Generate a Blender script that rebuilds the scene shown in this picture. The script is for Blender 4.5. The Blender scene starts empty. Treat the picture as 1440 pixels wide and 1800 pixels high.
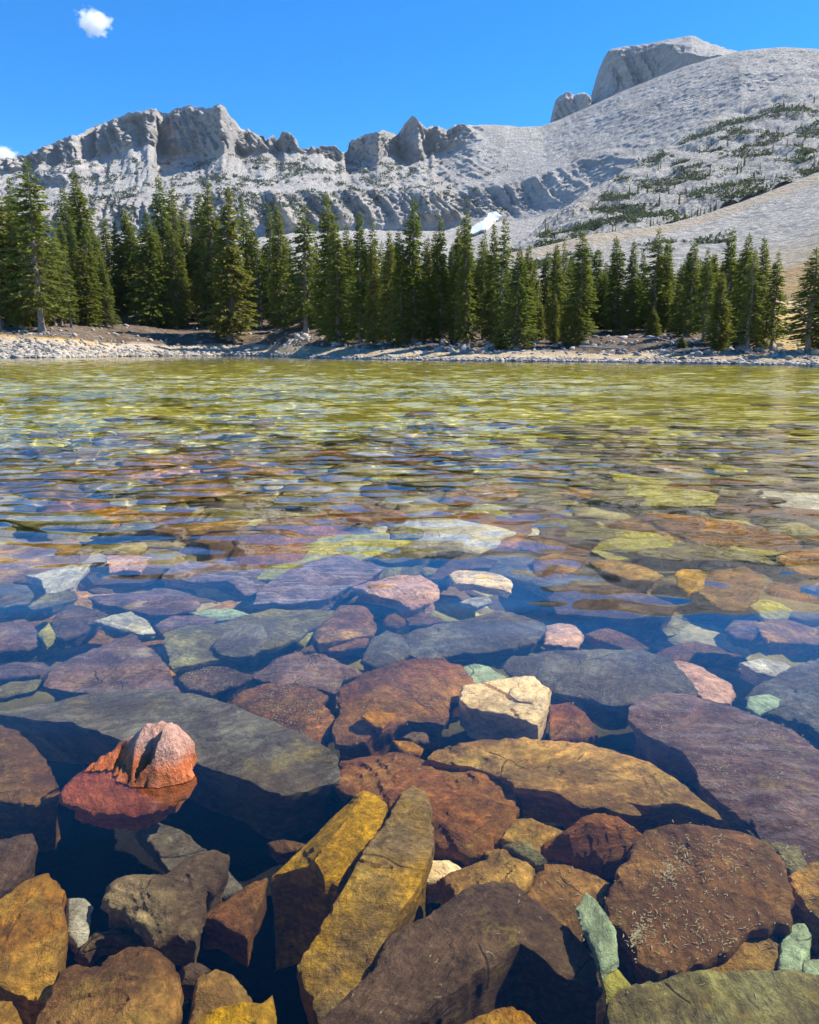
import bpy, math, random
import numpy as np
from mathutils import Vector, Matrix
from mathutils.geometry import delaunay_2d_cdt
S = bpy.context.scene
COL = S.collection
# ------------------------------------------------------------------ camera, sky, sun, exposure
F = 1387.0; PITCH = math.radians(11.7); H = 1.0
cam = bpy.data.cameras.new('camera'); cam_o = bpy.data.objects.new('camera', cam); COL.objects.link(cam_o)
cam_o.location = (0, 0, H); cam_o.rotation_euler = (math.pi/2 - PITCH, 0, 0)
cam.sensor_fit = 'VERTICAL'; cam.sensor_height = 24; cam.lens = 24*F/1800; cam.clip_start = .05; cam.clip_end = 20000
S.camera = cam_o
EL = math.radians(48); AZ = math.radians(71)
world = bpy.data.worlds.new('World'); S.world = world; world.use_nodes = True
nt = world.node_tree; bg = nt.nodes['Background']
sky = nt.nodes.new('ShaderNodeTexSky'); sky.sky_type = 'NISHITA'; sky.sun_disc = False
sky.sun_elevation = EL; sky.sun_rotation = AZ; sky.altitude = 3200; sky.air_density = 1.0; sky.dust_density = .3; sky.ozone_density = 3.0
hs = nt.nodes.new('ShaderNodeHueSaturation'); hs.inputs['Saturation'].default_value = 1.40; hs.inputs['Value'].default_value = 1.12
hs.inputs['Hue'].default_value = .503
nt.links.new(sky.outputs[0], hs.inputs['Color']); nt.links.new(hs.outputs[0], bg.inputs[0]); bg.inputs[1].default_value = .118
sun = bpy.data.lights.new('sun', 'SUN'); sun_o = bpy.data.objects.new('sun', sun); COL.objects.link(sun_o)
sun.energy = 5.0; sun.angle = math.radians(.5); sun.color = (1, .92, .78)
SUND = Vector((math.sin(AZ)*math.cos(EL), math.cos(AZ)*math.cos(EL), math.sin(EL)))
sun_o.rotation_euler = SUND.to_track_quat('Z', 'Y').to_euler()
sun.cycles.is_caustics_light = True
S.view_settings.view_transform = 'Standard'; S.view_settings.look = 'None'; S.view_settings.gamma = 1
S.view_settings.exposure = 1.0
S.cycles.use_denoising = True
S.cycles.max_bounces = 12; S.cycles.volume_bounces = 10; S.cycles.transparent_max_bounces = 12
S.cycles.sample_clamp_indirect = 6

# ------------------------------------------------------------------ helpers
SP, CP = math.sin(PITCH), math.cos(PITCH)
def ray(px, py):
    x = (np.asarray(px, float)-720)/F; y = -(np.asarray(py, float)-900)/F
    return np.stack([x+0*y, CP+y*SP+0*x, -SP+y*CP+0*x], -1)
def far(px, py, d):                    # world point seen in that direction, d metres ahead
    r = ray(px, py); k = np.asarray(d, float)/r[..., 1]
    return r*k[..., None] + np.array([0, 0, H])
def uw(px, py, z):                     # world point at height z, bending the line of sight at the water surface
    r = ray(px, py); r = r/np.linalg.norm(r, axis=-1, keepdims=True)
    z = np.asarray(z, float) + 0*r[..., 0]
    t0 = (H-np.maximum(z, 0))/-r[..., 2]
    p = r*t0[..., None] + np.array([0, 0, H])
    e = 1/1.34; c = -r[..., 2]; k = np.sqrt(1-e*e*(1-c*c))
    t = np.stack([r[..., 0]*e, r[..., 1]*e, -k], -1)
    dz = np.minimum(z, 0)
    return p + t*(dz/t[..., 2])[..., None]
_P = np.random.RandomState(11); PERM = _P.permutation(512)
PERM = np.concatenate([PERM, PERM, PERM]); GR = _P.normal(size=(512, 3)); GR /= np.linalg.norm(GR, axis=1)[:, None]
def pn(x, y, z):
    x, y, z = np.broadcast_arrays(*(np.asarray(a, float) for a in (x, y, z)))
    xi = np.floor(x).astype(int); yi = np.floor(y).astype(int); zi = np.floor(z).astype(int)
    xf, yf, zf = x-xi, y-yi, z-zi
    u, v, w = (t*t*t*(t*(t*6-15)+10) for t in (xf, yf, zf)); r = 0
    for a in (0, 1):
        for b in (0, 1):
            for c in (0, 1):
                g = GR[PERM[PERM[PERM[(xi+a) & 511]+((yi+b) & 511)]+((zi+c) & 511)]]
                r = r + (g[..., 0]*(xf-a)+g[..., 1]*(yf-b)+g[..., 2]*(zf-c))*(u if a else 1-u)*(v if b else 1-v)*(w if c else 1-w)
    return r*1.5
def fbm(x, y, z, o=4, l=2.1, g=.5):
    r = 0; a = 1
    for i in range(o): r = r+a*pn(x+i*17.3, y, z); x = x*l; y = y*l; z = z*l; a *= g
    return r
def rib(x, y, z, o=3):                 # sharp-crested ribs
    r = 0; a = 1
    for i in range(o): r = r+a*(1-np.abs(pn(x+i*7.7, y, z))*1.6)**2; x = x*2.3; y = y*1.7; z = z*1.7; a *= .48
    return r/1.7
def ridged(x, y, z, o=3):
    r = 0; a = 1
    for i in range(o): r = r+a*(1-2*np.abs(pn(x+i*9.1, y, z))); x = x*2.1; y = y*2.1; z = z*2.1; a *= .5
    return r/1.75
def tag(o, label=None, cat=None, group=None, kind=None):
    if label: o['label'] = label
    if cat: o['category'] = cat
    if group: o['group'] = group
    if kind: o['kind'] = kind
    return o
def mesh(name, v, f, mat, parent=None, smooth=False, loc=None):
    me = bpy.data.meshes.new(name); v = np.asarray(v, float)
    if loc is not None: v = v-np.asarray(loc)
    if isinstance(f, np.ndarray):
        n, k = f.shape
        me.vertices.add(len(v)); me.vertices.foreach_set('co', v.astype(np.float32).ravel())
        me.loops.add(n*k); me.loops.foreach_set('vertex_index', f.astype(np.int32).ravel())
        me.polygons.add(n); me.polygons.foreach_set('loop_start', (np.arange(n)*k).astype(np.int32))
        me.update(calc_edges=True); me.validate()
    else:
        me.from_pydata(v.tolist(), [], f)
    me.materials.append(mat)
    if smooth: me.polygons.foreach_set('use_smooth', [True]*len(me.polygons))
    o = bpy.data.objects.new(name, me); COL.objects.link(o)
    if loc is not None: o.location = loc
    if parent: o.parent = parent
    return o
def gridf(nr, nc):
    i = np.arange(nr*nc).reshape(nr, nc)
    return np.stack([i[:-1, :-1], i[:-1, 1:], i[1:, 1:], i[1:, :-1]], -1).reshape(-1, 4)
def vcol(o, name, arr):                # float attribute per vertex
    a = o.data.attributes.new(name, 'FLOAT', 'POINT'); a.data.foreach_set('value', np.asarray(arr, np.float32).ravel())

# node material helper
class NM:
    def __init__(s, name, rough=.8, spec=.3):
        s.m = bpy.data.materials.new(name); s.m.use_nodes = True; s.t = s.m.node_tree
        s.p = s.t.nodes['Principled BSDF']; s.p.inputs['Roughness'].default_value = rough; s.p.inputs['Specular IOR Level'].default_value = spec
        s.h = None
    def n(s, ty, **kw):
        d = s.t.nodes.new('ShaderNode'+ty)
        for k, v in kw.items():
            if k in d.inputs: s.set(d.inputs[k], v)
            else: setattr(d, k, v)
        return d
    def set(s, sock, v):
        if hasattr(v, 'links'): s.t.links.new(v, sock)
        elif isinstance(v, tuple) and len(v) == 3 and sock.type == 'RGBA': sock.default_value = (*v, 1)
        else: sock.default_value = v
    def coord(s, kind='Object', sc=(1, 1, 1), rot=(0, 0, 0)):
        c = s.n('TexCoord').outputs[kind]
        mp = s.n('Mapping'); s.set(mp.inputs['Vector'], c); mp.inputs['Scale'].default_value = sc; mp.inputs['Rotation'].default_value = rot
        return mp.outputs[0]
    def noise(s, vec, scale, detail=5, rough=.6, dist=0):
        d = s.n('TexNoise', Vector=vec, Scale=scale, Detail=detail, Roughness=rough, Distortion=dist); return d.outputs['Fac']
    def ramp(s, fac, stops, interp='LINEAR'):
        d = s.n('ValToRGB'); s.set(d.inputs[0], fac); e = d.color_ramp.elements; d.color_ramp.interpolation = interp
        while len(e) < len(stops): e.new(.5)
        for k, (p, c) in enumerate(stops):
            e[k].position = p; e[k].color = (*c, 1) if isinstance(c, tuple) else (c, c, c, 1)
        return d.outputs[0]
    def mix(s, fac, a, b, mode='MIX'):
        d = s.n('Mix', data_type='RGBA', blend_type=mode)
        s.set(d.inputs[0], fac); s.set(d.inputs[6], a); s.set(d.inputs[7], b); return d.outputs[2]
    def math(s, op, a, b=0.0):
        d = s.n('Math', operation=op); s.set(d.inputs[0], a); s.set(d.inputs[1], b); return d.outputs[0]
    def attr(s, name): return s.n('Attribute', attribute_name=name).outputs['Fac']
    def bump(s, h, dist, strength=1.0, nrm=None):
        d = s.n('Bump', Height=h, Distance=dist, Strength=strength)
        if nrm: s.set(d.inputs['Normal'], nrm)
        return d.outputs[0]
    def out(s, col, nrm=None):
        s.set(s.p.inputs['Base Color'], col)
        if nrm: s.set(s.p.inputs['Normal'], nrm)
        return s.m

# ------------------------------------------------------------------ terrain
def tab(px, pts): 
    a = np.array(pts, float); return np.interp(px, a[:, 0], a[:, 1])
def loft(rows, px, counts):            # rows: list of (py[], dist[]) ; rows of points from far to near
    R = []
    for (a, b), n in zip(zip(rows[:-1], rows[1:]), counts):
        t = np.linspace(0, 1, n, endpoint=False)[:, None]
        R.append(far(px[None, :]+0*t, a[0]*(1-t)+b[0]*t, a[1]*(1-t)+b[1]*t))
    R.append(far(px, rows[-1][0], rows[-1][1])[None])
    return np.concatenate(R, 0)

def rock_mat(name, c1, c2, c3, sc, green=None):
    m = NM(name, .95, .1); v = m.coord('Object')
    big = m.noise(v, .012*sc, 4, .6); mid = m.noise(v, .06*sc, 8, .75, .6); fine = m.noise(v, .35*sc, 4, .8)
    col = m.mix(m.ramp(big, [(.35, 0.0), (.65, 1.0)]), c1, c2)
    col = m.mix(m.ramp(mid, [(.45, 0.0), (.72, .8)]), col, c3)
    col = m.mix(1.0, col, m.ramp(fine, [(.25, .55), (.5, 1.0), (.8, 1.35)]), 'MULTIPLY')
    h = m.math('ADD', m.math('MULTIPLY', mid, 3.0), fine)
    return m, v, col, h

m, v, col, h = rock_mat('cliff_rock', (.62, .60, .575), (.50, .485, .48), (.76, .69, .61), 1.0)
vs = m.coord('Object', (.004, .004, .09))
strata = m.noise(vs, 1.0, 5, .7)
col = m.mix(1.0, col, m.ramp(strata, [(.3, .8), (.6, 1.08)]), 'MULTIPLY')
col = m.mix(m.attr('talus'), col, m.mix(m.noise(v, .5, 3, .8), (.63, .61, .585), (.80, .775, .735)))
vo = m.n('TexVoronoi', Vector=v, Scale=.27); tb = m.math('MULTIPLY', m.attr('talus'), vo.outputs['Distance'])
col = m.mix(m.attr('talus'), col, m.mix(1.0, col, m.ramp(vo.outputs['Distance'], [(.0, 1.12), (.8, .6)]), 'MULTIPLY'))
col = m.mix(1.0, col, m.ramp(m.noise(m.coord('Object', (.02, .006, .006)), 1.0, 5, .65, 1.0), [(.32, .78), (.62, 1.1)]), 'MULTIPLY')
h2 = m.math('SUBTRACT', m.math('ADD', h, m.math('MULTIPLY', strata, 1.2)), m.math('MULTIPLY', tb, .5))
M_CLIFF = m.out(col, m.bump(h2, 6.0, 1.0))
m, v, col, h = rock_mat('talus_rock', (.65, .635, .605), (.55, .54, .525), (.72, .70, .655), 2.2)
vo = m.n('TexVoronoi', Vector=v, Scale=.28)
col = m.mix(m.attr('tan'), m.mix(1.0, col, m.ramp(vo.outputs['Distance'], [(.0, 1.1), (.75, .65)]), 'MULTIPLY'), m.mix(m.attr('gold'), m.mix(m.noise(v, .3, 6, .7), (.58, .50, .38), (.50, .43, .34)), m.mix(m.noise(v, .6, 6, .7), (.60, .42, .19), (.42, .30, .16))))
M_TALUS = m.out(col, m.bump(m.math('SUBTRACT', h, m.math('MULTIPLY', vo.outputs['Distance'], 1.2)), 2.4, 1.0))

def terrain(name, V, mat, talus=None, tan=None, smooth=True):
    o = mesh(name, V.reshape(-1, 3), gridf(*V.shape[:2])[:, ::-1].copy(), mat, smooth=smooth)
    if talus is not None: vcol(o, 'talus', talus)
    if tan is not None: vcol(o, 'tan', tan)
    tag(o, kind='structure'); return o

# --- main cirque wall: crest, cliff base, mid slope, foot
px = np.linspace(-260, 1700, 860)
crest = [(-260, 330), (-100, 298), (0, 281), (30, 276), (60, 267), (85, 256), (110, 244), (150, 232), (175, 219), (200, 208), (225, 199), (240, 196), (255, 195), (270, 190), (280, 194), (290, 199), (297, 199), (305, 192), (318, 188), (335, 184), (343, 189), (352, 188), (362, 191), (372, 188), (387, 181), (394, 186), (400, 195), (412, 213), (425, 226), (437, 228), (450, 236), (462, 237), (468, 246), (474, 242), (481, 239), (486, 246), (492, 240), (498, 231), (505, 231), (515, 238), (522, 245), (527, 262), (545, 260), (560, 258), (585, 254), (592, 257), (600, 267), (611, 266), (613, 250), (622, 246), (634, 240), (644, 235), (660, 233), (672, 229), (684, 229), (690, 237), (698, 237), (706, 230), (712, 216), (724, 205), (733, 208), (742, 218), (748, 223), (765, 222), (776, 224), (785, 228), (797, 222), (830, 220), (870, 219), (915, 223), (950, 222), (968, 216), (985, 210), (1010, 198), (1036, 187), (1090, 162), (1150, 138), (1200, 118), (1250, 103), (1300, 90), (1340, 85), (1380, 83), (1440, 86), (1540, 100), (1700, 130)]
c_y = tab(px, crest)
saw = tab(px, [(100, 0), (125, -60), (170, 60), (230, -10), (272, 0), (276, 190), (350, 70), (395, -90), (412, -20), (424, 40), (470, 0), (486, 30), (500, -15), (530, 10), (600, 20), (612, 100), (640, 50), (664, -65), (676, -15), (700, 80), (735, -50), (765, 10), (800, 0)])
c_d = tab(px, [(-260, 2100), (300, 1950), (600, 1900), (800, 1950), (950, 1900), (1100, 1730), (1300, 1560), (1440, 1480), (1700, 1450)]) + saw
b_y = tab(px, [(-260, 350), (0, 302), (60, 300), (130, 300), (200, 272), (262, 250), (285, 270), (360, 276), (430, 268), (520, 268), (560, 270), (600, 285), (650, 284), (690, 276), (720, 290), (770, 268), (820, 250), (900, 245), (960, 240), (1036, 215), (1150, 175), (1300, 130), (1440, 125), (1700, 170)])
b_y = b_y + np.clip((820-px)/60, 0, 1)*(fbm(px/28, 0, 0, 3)*9)
b_d = c_d - tab(px, [(-260, 60), (500, 55), (780, 60), (830, 130), (1700, 150)])
m_y = tab(px, [(-260, 410), (0, 362), (200, 348), (400, 338), (600, 335), (800, 335), (900, 325), (1000, 292), (1100, 250), (1200, 200), (1300, 165), (1440, 160), (1700, 200)])
m_d = tab(px, [(-260, 1550), (400, 1500), (800, 1560), (1000, 1470), (1200, 1390), (1440, 1290), (1700, 1260)])
l_y = tab(px, [(-260, 440), (0, 415), (400, 415), (600, 405), (780, 405), (850, 385), (900, 390), (1000, 370), (1100, 320), (1300, 260), (1700, 250)])
l_d = tab(px, [(-260, 1380), (400, 1340), (800, 1450), (900, 1400), (1100, 1250), (1700, 1000)])
f_y = tab(px, [(-260, 470), (400, 465), (800, 455), (900, 450), (1100, 440), (1700, 360)])
f_d = tab(px, [(-260, 1000), (800, 1050), (1100, 950), (1700, 900)])
V = loft([(c_y+45, c_d+420), (c_y, c_d), (b_y, b_d), (m_y, m_d), (l_y, l_d), (f_y, f_d), (f_y*0+512, f_d*.2)], px, [8, 60, 90, 80, 60, 30])
nr = V.shape[0]; rr = np.arange(nr)[:, None]; PX = px[None, :]+0*rr
def band(a, b, s): return np.clip((rr-a)/s, 0, 1)*np.clip((b-rr)/s, 0, 1)
left = np.clip((860-PX)/60, 0, 1)
cl = band(8, 70, 6)*left                                  # upper crags
c2 = band(150, 236, 25)*np.clip((1180-PX)/330, .0, 1)       # lower cliff band
c3 = band(68, 160, 20)*np.clip((900-PX)/80, 0, 1)
c1L = band(60, 110, 10)*np.clip((190-PX)/30, 0, 1)*np.clip((PX-60)/30, 0, 1)
X, Y, Z = V[..., 0], V[..., 1], V[..., 2]
A = X*.9+Y*.1
Aw = A+Z*.35+18*pn(A/120, Z/90, 0); g1 = rib(Aw/95, Z/900, Y/900, 3); g2 = rib(Aw/40+4, Z/330, Y/600, 3); g3 = fbm(Aw/9, Z/34, Y/60, 3)+.5*rib(Aw/14, Z/90, 0, 2); g4 = fbm(X/60, Z/60, Y/60, 4)
led = Z/17+fbm(X/90, Y/90, Z/200, 2)*2; led = (led-np.floor(led)); led = np.clip(led*5, 0, 1)-led
big = ridged(A/210+2.3, Z/900, Y/900, 2)
edge = np.clip((rr-8)/10, 0, 1)
dy = -(cl*(g1*60+g2*52+g3*14-60+led*12) + c2*(big*70+g1*75+g2*40+g3*8-70+led*7) + c3*(big*30+g2*14+g3*4-20) + c1L*(big*40+g1*25+led*9))*edge - np.clip(1-cl-c2, 0, 1)*g4*2*edge - np.clip((PX-850)/80, 0, 1)*edge*(rib((X*.8-Y*.6+20*pn(X/90, Y/90, 0))/85, Z/1500, 1, 2)*5+fbm(X/12, Y/12, Z/12, 3)*3.0)
V[..., 1] += dy
V[..., 2] += edge*(g4*3*(cl+c2+.25) + g3*1.2*(cl+c2+c3*.5) + fbm(X/7, Y/7, Z/7, 3)*1.0)
fr = (.5-np.abs(pn(X/13, Y/20, Z/13)))+.5*(.5-np.abs(pn(X/6, Y/9, Z/6))); V[..., 1] -= edge*fr*14*np.clip(cl+c2+.6*c3+c1L, 0, 1); V[..., 0] += edge*fr*3*np.clip(cl+c2, 0, 1)
V[..., 2] += np.exp(-((rr-8)/3.)**2)*fbm(X/14, Y/50, 0, 3)*5*np.clip(1.2-(np.clip(PX-790, 0, 200)/60), .12, 1)
tal = np.clip(1.0-cl*1.2-c2*.9-c1L, 0, 1)*np.clip(.75+fbm(X/80, Y/80, Z/80, 3)*.9, 0, 1)
terrain('mountain_wall', V, M_CLIFF, talus=tal, smooth=False)
WALL = (V.copy(), PX.copy(), rr, fbm(X/70+5, Y/150, Z/55, 3))

# --- summit massif behind the right slope
px = np.linspace(960, 1420, 330)
ay = tab(px, [(960, 240), (967, 214), (972, 192), (977, 174), (986, 167), (994, 163), (1003, 162), (1010, 167), (1022, 162), (1030, 163), (1034, 168), (1036, 182), (1040, 165), (1045, 148), (1052, 124), (1062, 100), (1070, 88), (1085, 84), (1110, 80), (1150, 75), (1185, 68), (1202, 64), (1215, 62), (1230, 68), (1250, 77), (1275, 84), (1300, 92), (1360, 110), (1420, 140)])
ad = tab(px, [(960, 2420), (1034, 2300), (1037, 2560), (1070, 2440), (1200, 2250), (1260, 2150), (1420, 2100)])
V = loft([(ay+50, ad+500), (ay, ad), (np.maximum(ay+18, 100), ad-25-130*np.clip((px-1150)/60, 0, 1)), (ay*0+262, ad-80)], px, [6, 14, 90])
X, Y, Z = V[..., 0], V[..., 1], V[..., 2]; rr = np.arange(V.shape[0])[:, None]; e = np.clip((rr-6)/10, 0, 1)
V[..., 1] -= e*((rib((X+Z*.3)/80, Z/1500, Y/900, 3)*45+rib((X+Z*.3)/30, Z/400, Y/600, 3)*36+fbm(X/9, Z/20, Y/60, 3)*9+8*(np.floor(Z/22)-Z/22))*np.clip((1250-px)/90, .1, 1))
V[..., 2] += e*fbm(X/30, Z/15, Y/30, 3)*4+np.exp(-((rr-6)/2.)**2)*fbm(X/12, Y/90, 3, 2)*3
terrain('summit_massif', V, M_CLIFF, talus=np.clip(.4-e+np.clip((px-1170)/60, 0, 2)+.6*fbm(X/50, Z/50, 1, 2)+0*X, 0, 1), smooth=False)

# --- spur with scrub, in front of the wall on the right
px = np.linspace(880, 1750, 420)
sy = tab(px, [(880, 452), (905, 432), (930, 415), (960, 394), (1010, 357), (1060, 325), (1120, 290), (1180, 254), (1230, 222), (1262, 200), (1285, 189), (1310, 178), (1350, 150), (1400, 122), (1460, 104), (1750, 120)])
sd_ = tab(px, [(880, 620), (960, 700), (1060, 820), (1180, 950), (1285, 1060), (1400, 1130), (1750, 1150)])
qy = tab(px, [(880, 470), (960, 440), (1100, 405), (1200, 375), (1300, 340), (1440, 290), (1750, 200)])
qd = tab(px, [(880, 460), (960, 470), (1100, 500), (1300, 560), (1440, 600), (1750, 680)])
V = loft([(sy+40, sd_+160), (sy, sd_), ((sy*.62+qy*.38), sd_*.55+qd*.45), (qy, qd), (qy+25, qd-60)], px, [10, 90, 90, 12])
X, Y, Z = V[..., 0], V[..., 1], V[..., 2]; rr = np.arange(V.shape[0])[:, None]; e = np.clip((rr-10)/12, 0, 1)
V[..., 2] += (e*.8+.2)*(fbm(X/45, Y/90, 1, 4)*5+fbm(X/12, Y/25, 5, 3)*2.0) + e*ridged(X/130, Y/600, 2, 2)*7 + e*np.abs(fbm(X/4, Y/6, 5, 2))*1.6
terrain('scree_spur', V, M_TALUS, tan=np.clip(fbm(X/60, Y/60, 7, 3)*1.2-.35, 0, .6))
SPUR = (V.copy(), px[None, :]+0*rr, rr, fbm(X/28+3, Y/70, Z/30, 4))

# --- moraine: tan path along its crest, grey talus below
px = np.linspace(700, 1800, 480)
my = tab(px, [(700, 490), (860, 455), (900, 444), (960, 432), (1040, 412), (1100, 405), (1180, 392), (1240, 376), (1300, 356), (1360, 333), (1410, 314), (1440, 302), (1520, 275), (1800, 220)])
md = tab(px, [(700, 300), (880, 400), (1000, 420), (1440, 520), (1800, 600)])
ey = tab(px, [(700, 520), (900, 500), (1100, 500), (1300, 500), (1380, 490), (1440, 470), (1800, 400)])
V = loft([(my+30, md+60), (my, md), (my+14, md-22), (my*.5+ey*.5, md*.5+95), (ey, ey*0+190), (ey*0+552, ey*0+125)], px, [8, 12, 60, 60, 30])
X, Y, Z = V[..., 0], V[..., 1], V[..., 2]; rr = np.arange(V.shape[0])[:, None]; e = np.clip((rr-8)/10, 0, 1)
V[..., 2] += (e*.8+.2)*(fbm(X/30, Y/40, 1, 4)*1.8+fbm(X/5, Y/7, 5, 3)*.5)
PXm = px[None, :]+0*rr
t_path = np.exp(-((rr-16)/9.)**2)*1.2
t_low = np.clip((rr-92)/20+fbm(X/25, Y/25, 3, 3)*.8, 0, 1)*np.clip((PXm-1180)/100, 0, 1)
t_mid = np.clip((1180-PXm)/160+fbm(X/25, Y/25, 8, 3)*.6, 0, 1)
o = terrain('moraine', V, M_TALUS, tan=np.clip(t_path+t_low+t_mid*.4+fbm(X/12, Y/12, 3, 3)*.3-.1, 0, 1))
vcol(o, 'gold', np.clip((PXm-1300)/60, 0, 1)*np.clip((rr-118+fbm(X/20, Y/20, 1, 3)*14)/14, 0, 1))
MOR = (V.copy(), PXm, rr, fbm(X/20+3, Y/20, Z/20, 4))

# --- snow patch lying in the cirque
px = np.linspace(826, 882, 50); W, WP, WR, _ = WALL
def on_wall(p, y):                      # nearest grid vertex of the wall in picture direction
    j = int(np.interp(p, WP[0], np.arange(WP.shape[1]))); c = W[:, j]
    yy = 900-F*np.tan(np.arctan((c[:, 2]-H)/c[:, 1])+PITCH)
    i = np.argmin(np.abs(yy[60:]-y))+60
    return c[i]
sn_t = tab(px, [(826, 404), (840, 394), (852, 388), (862, 374), (874, 373), (882, 379)])
sn_b = tab(px, [(826, 414), (838, 411), (846, 406), (858, 404), (870, 391), (882, 382)])
G = []
for k in range(16):
    t = k/15; G.append([on_wall(a, b*(1-t)+c*t) for a, b, c in zip(px, sn_t, sn_b)])
G = np.array(G)
# smooth sheet standing a little in front of the rock it lies against
for _ in range(3): G[1:-1, 1:-1] = (G[:-2, 1:-1]+G[2:, 1:-1]+G[1:-1, :-2]+G[1:-1, 2:])/4
r = G-np.array([0, 0, H]); G = G-r*.02+np.array([0, 0, 1.0])
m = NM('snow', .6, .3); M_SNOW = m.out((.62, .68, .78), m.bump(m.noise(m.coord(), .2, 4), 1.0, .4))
G2 = np.concatenate([G, (G+np.array([0, 25, -3]))[::-1], G[:1]], 0)
c = G2.reshape(-1, 3).mean(0)
tag(mesh('snow_patch', G2.reshape(-1, 3), gridf(*G2.shape[:2]), M_SNOW, smooth=True, loc=c), 'small patch of old snow at the foot of the shaded cirque cliff', 'snow patch')

# --- far shore: bank, forest floor
PXS = np.linspace(-420, 1900, 800)
wl = tab(PXS, [(-420, 632), (0, 629.5), (100, 629), (200, 627), (300, 626), (400, 625.5), (470, 626), (540, 629), (600, 630.5), (700, 632.5), (800, 634), (1000, 636), (1200, 638), (1350, 641), (1440, 643), (1900, 652)])
wd = H*F*(1)/(wl-612.8) ; wd = wd*CP/CP
r0 = ray(PXS, wl); wd = -r0[:, 1]/r0[:, 2]*H
bt = tab(PXS, [(-420, 596), (0, 592), (100, 596), (200, 603), (300, 609), (450, 606), (520, 608), (600, 612), (700, 615), (800, 617), (1000, 619), (1200, 622), (1350, 627), (1440, 630), (1900, 637)])
fo = tab(PXS, [(-420, 584), (0, 580), (100, 584), (200, 584), (300, 588), (450, 588), (600, 598), (700, 602), (800, 605), (950, 606), (1050, 600), (1150, 598), (1230, 606), (1350, 613), (1440, 614), (1900, 615)])
k1 = tab(PXS, [(-420, 550), (0, 548), (300, 552), (600, 560), (900, 562), (1100, 566), (1300, 568), (1440, 560), (1900, 560)])
rows = [(k1*0+505, wd+150), (k1, wd+45), (fo, wd+14), (bt, wd+7.5), (wl, wd)]
V = loft(rows, PXS, [20, 60, 50, 60])
under = V[-1:].copy(); under[..., 2] = -.9; under[..., 1] -= 6
V = np.concatenate([V, under], 0)
X, Y, Z = V[..., 0], V[..., 1], V[..., 2]; rr = np.arange(V.shape[0])[:, None]
nb = np.clip((V.shape[0]-4-rr)/20, 0, 1)
V[..., 2] += nb*(fbm(X/9, Y/9, 1, 4)*np.where(rr < 128, .45, .12)+fbm(X/1.6, Y/1.6, 3, 3)*.13)
m = NM('bank_soil', .95, .1); v = m.coord()
a = m.noise(v, .25, 6, .7); b = m.noise(v, 2.2, 6, .75); 
col = m.mix(m.ramp(a, [(.4, 0.0), (.6, 1.0)]), (.56, .48, .38), (.42, .35, .27))
col = m.mix(m.attr('gold'), col, m.mix(b, (.62, .44, .17), (.5, .36, .18)))
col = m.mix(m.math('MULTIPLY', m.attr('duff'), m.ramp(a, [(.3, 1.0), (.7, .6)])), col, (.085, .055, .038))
col = m.mix(1.0, col, m.ramp(b, [(.25, .6), (.7, 1.25)]), 'MULTIPLY')
M_BANK = m.out(col, m.bump(b, .4, 1.0))
PS = PXS[None, :]+0*rr
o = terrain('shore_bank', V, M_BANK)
gold = np.exp(-((rr-128)/9.)**2)*np.clip((230-PS)/60, 0, 1)+np.exp(-((rr-150)/12.)**2)*.55*np.clip((PS-420)/60, 0, 1)+np.clip((PS-1330)/30, 0, 1)*np.clip((120-rr)/10, 0, 1)*np.clip((rr-5)/10, 0, 1)
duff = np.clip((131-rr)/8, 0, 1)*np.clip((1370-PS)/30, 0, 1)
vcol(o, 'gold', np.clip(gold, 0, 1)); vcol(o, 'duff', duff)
BANK = V
def bank_at(p, y):                      # ground point of the bank seen at picture position p, y
    j = int(np.clip(np.interp(p, PXS, np.arange(len(PXS))), 0, len(PXS)-1)); c = BANK[:-1, j]
    yy = 900-F*np.tan(np.arctan((c[:, 2]-H)/c[:, 1])+PITCH)
    return c[np.argmin(np.abs(yy-y))]

# --- lake bed, rising unseen behind the camera, steepened there to block sky light
gy = np.concatenate([np.linspace(-14, 0, 12), np.linspace(.4, 16, 130), np.linspace(16.5, 120, 90)]); gx = np.linspace(-1, 1, 240)
Xb = gx[None, :]*(7+np.abs(gy)[:, None]*1.0); Yb = gy[:, None]+0*Xb
bed_z = lambda x, y: np.interp(y, [-14, -3, -1, .5, 2.5, 4.5, 7, 10, 20, 40, 120], [5.5, .9, -.35, -.85, -.85, -.8, -.72, -.8, -1.0, -1.3, -1.5])+fbm(x/1.5, y/1.5, 2, 3)*.05
V = np.stack([Xb, Yb, bed_z(Xb, Yb)], -1)
m = NM('bed_silt', .95, .05); v = m.coord()
a = m.noise(v, .9, 8, .7, .5); b = m.noise(v, 9, 6, .7)
col = m.ramp(a, [(.3, (.17, .13, .05)), (.5, (.38, .31, .08)), (.7, (.60, .52, .15))])
colfar = m.ramp(m.noise(v, .8, 6, .65, .4), [(.3, (.24, .21, .04)), (.5, (.50, .46, .08)), (.7, (.78, .72, .16))])
col = m.mix(m.attr('deep'), col, colfar); col = m.mix(m.attr('near'), col, (.02, .018, .012))  # near bed coloured almost black, standing in for shade in the rock gaps
col = m.mix(1.0, col, m.ramp(b, [(.3, .7), (.7, 1.2)]), 'MULTIPLY')
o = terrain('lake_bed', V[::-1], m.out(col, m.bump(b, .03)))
vcol(o, 'deep', np.clip((Yb[::-1]-4.4-.7*np.clip(-Xb[::-1], -2, 1.5))/2.5, 0, 1)); vcol(o, 'near', np.clip((3.6-Yb[::-1])/1.2, 0, 1)); o.cycles.is_caustics_receiver = True

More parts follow.
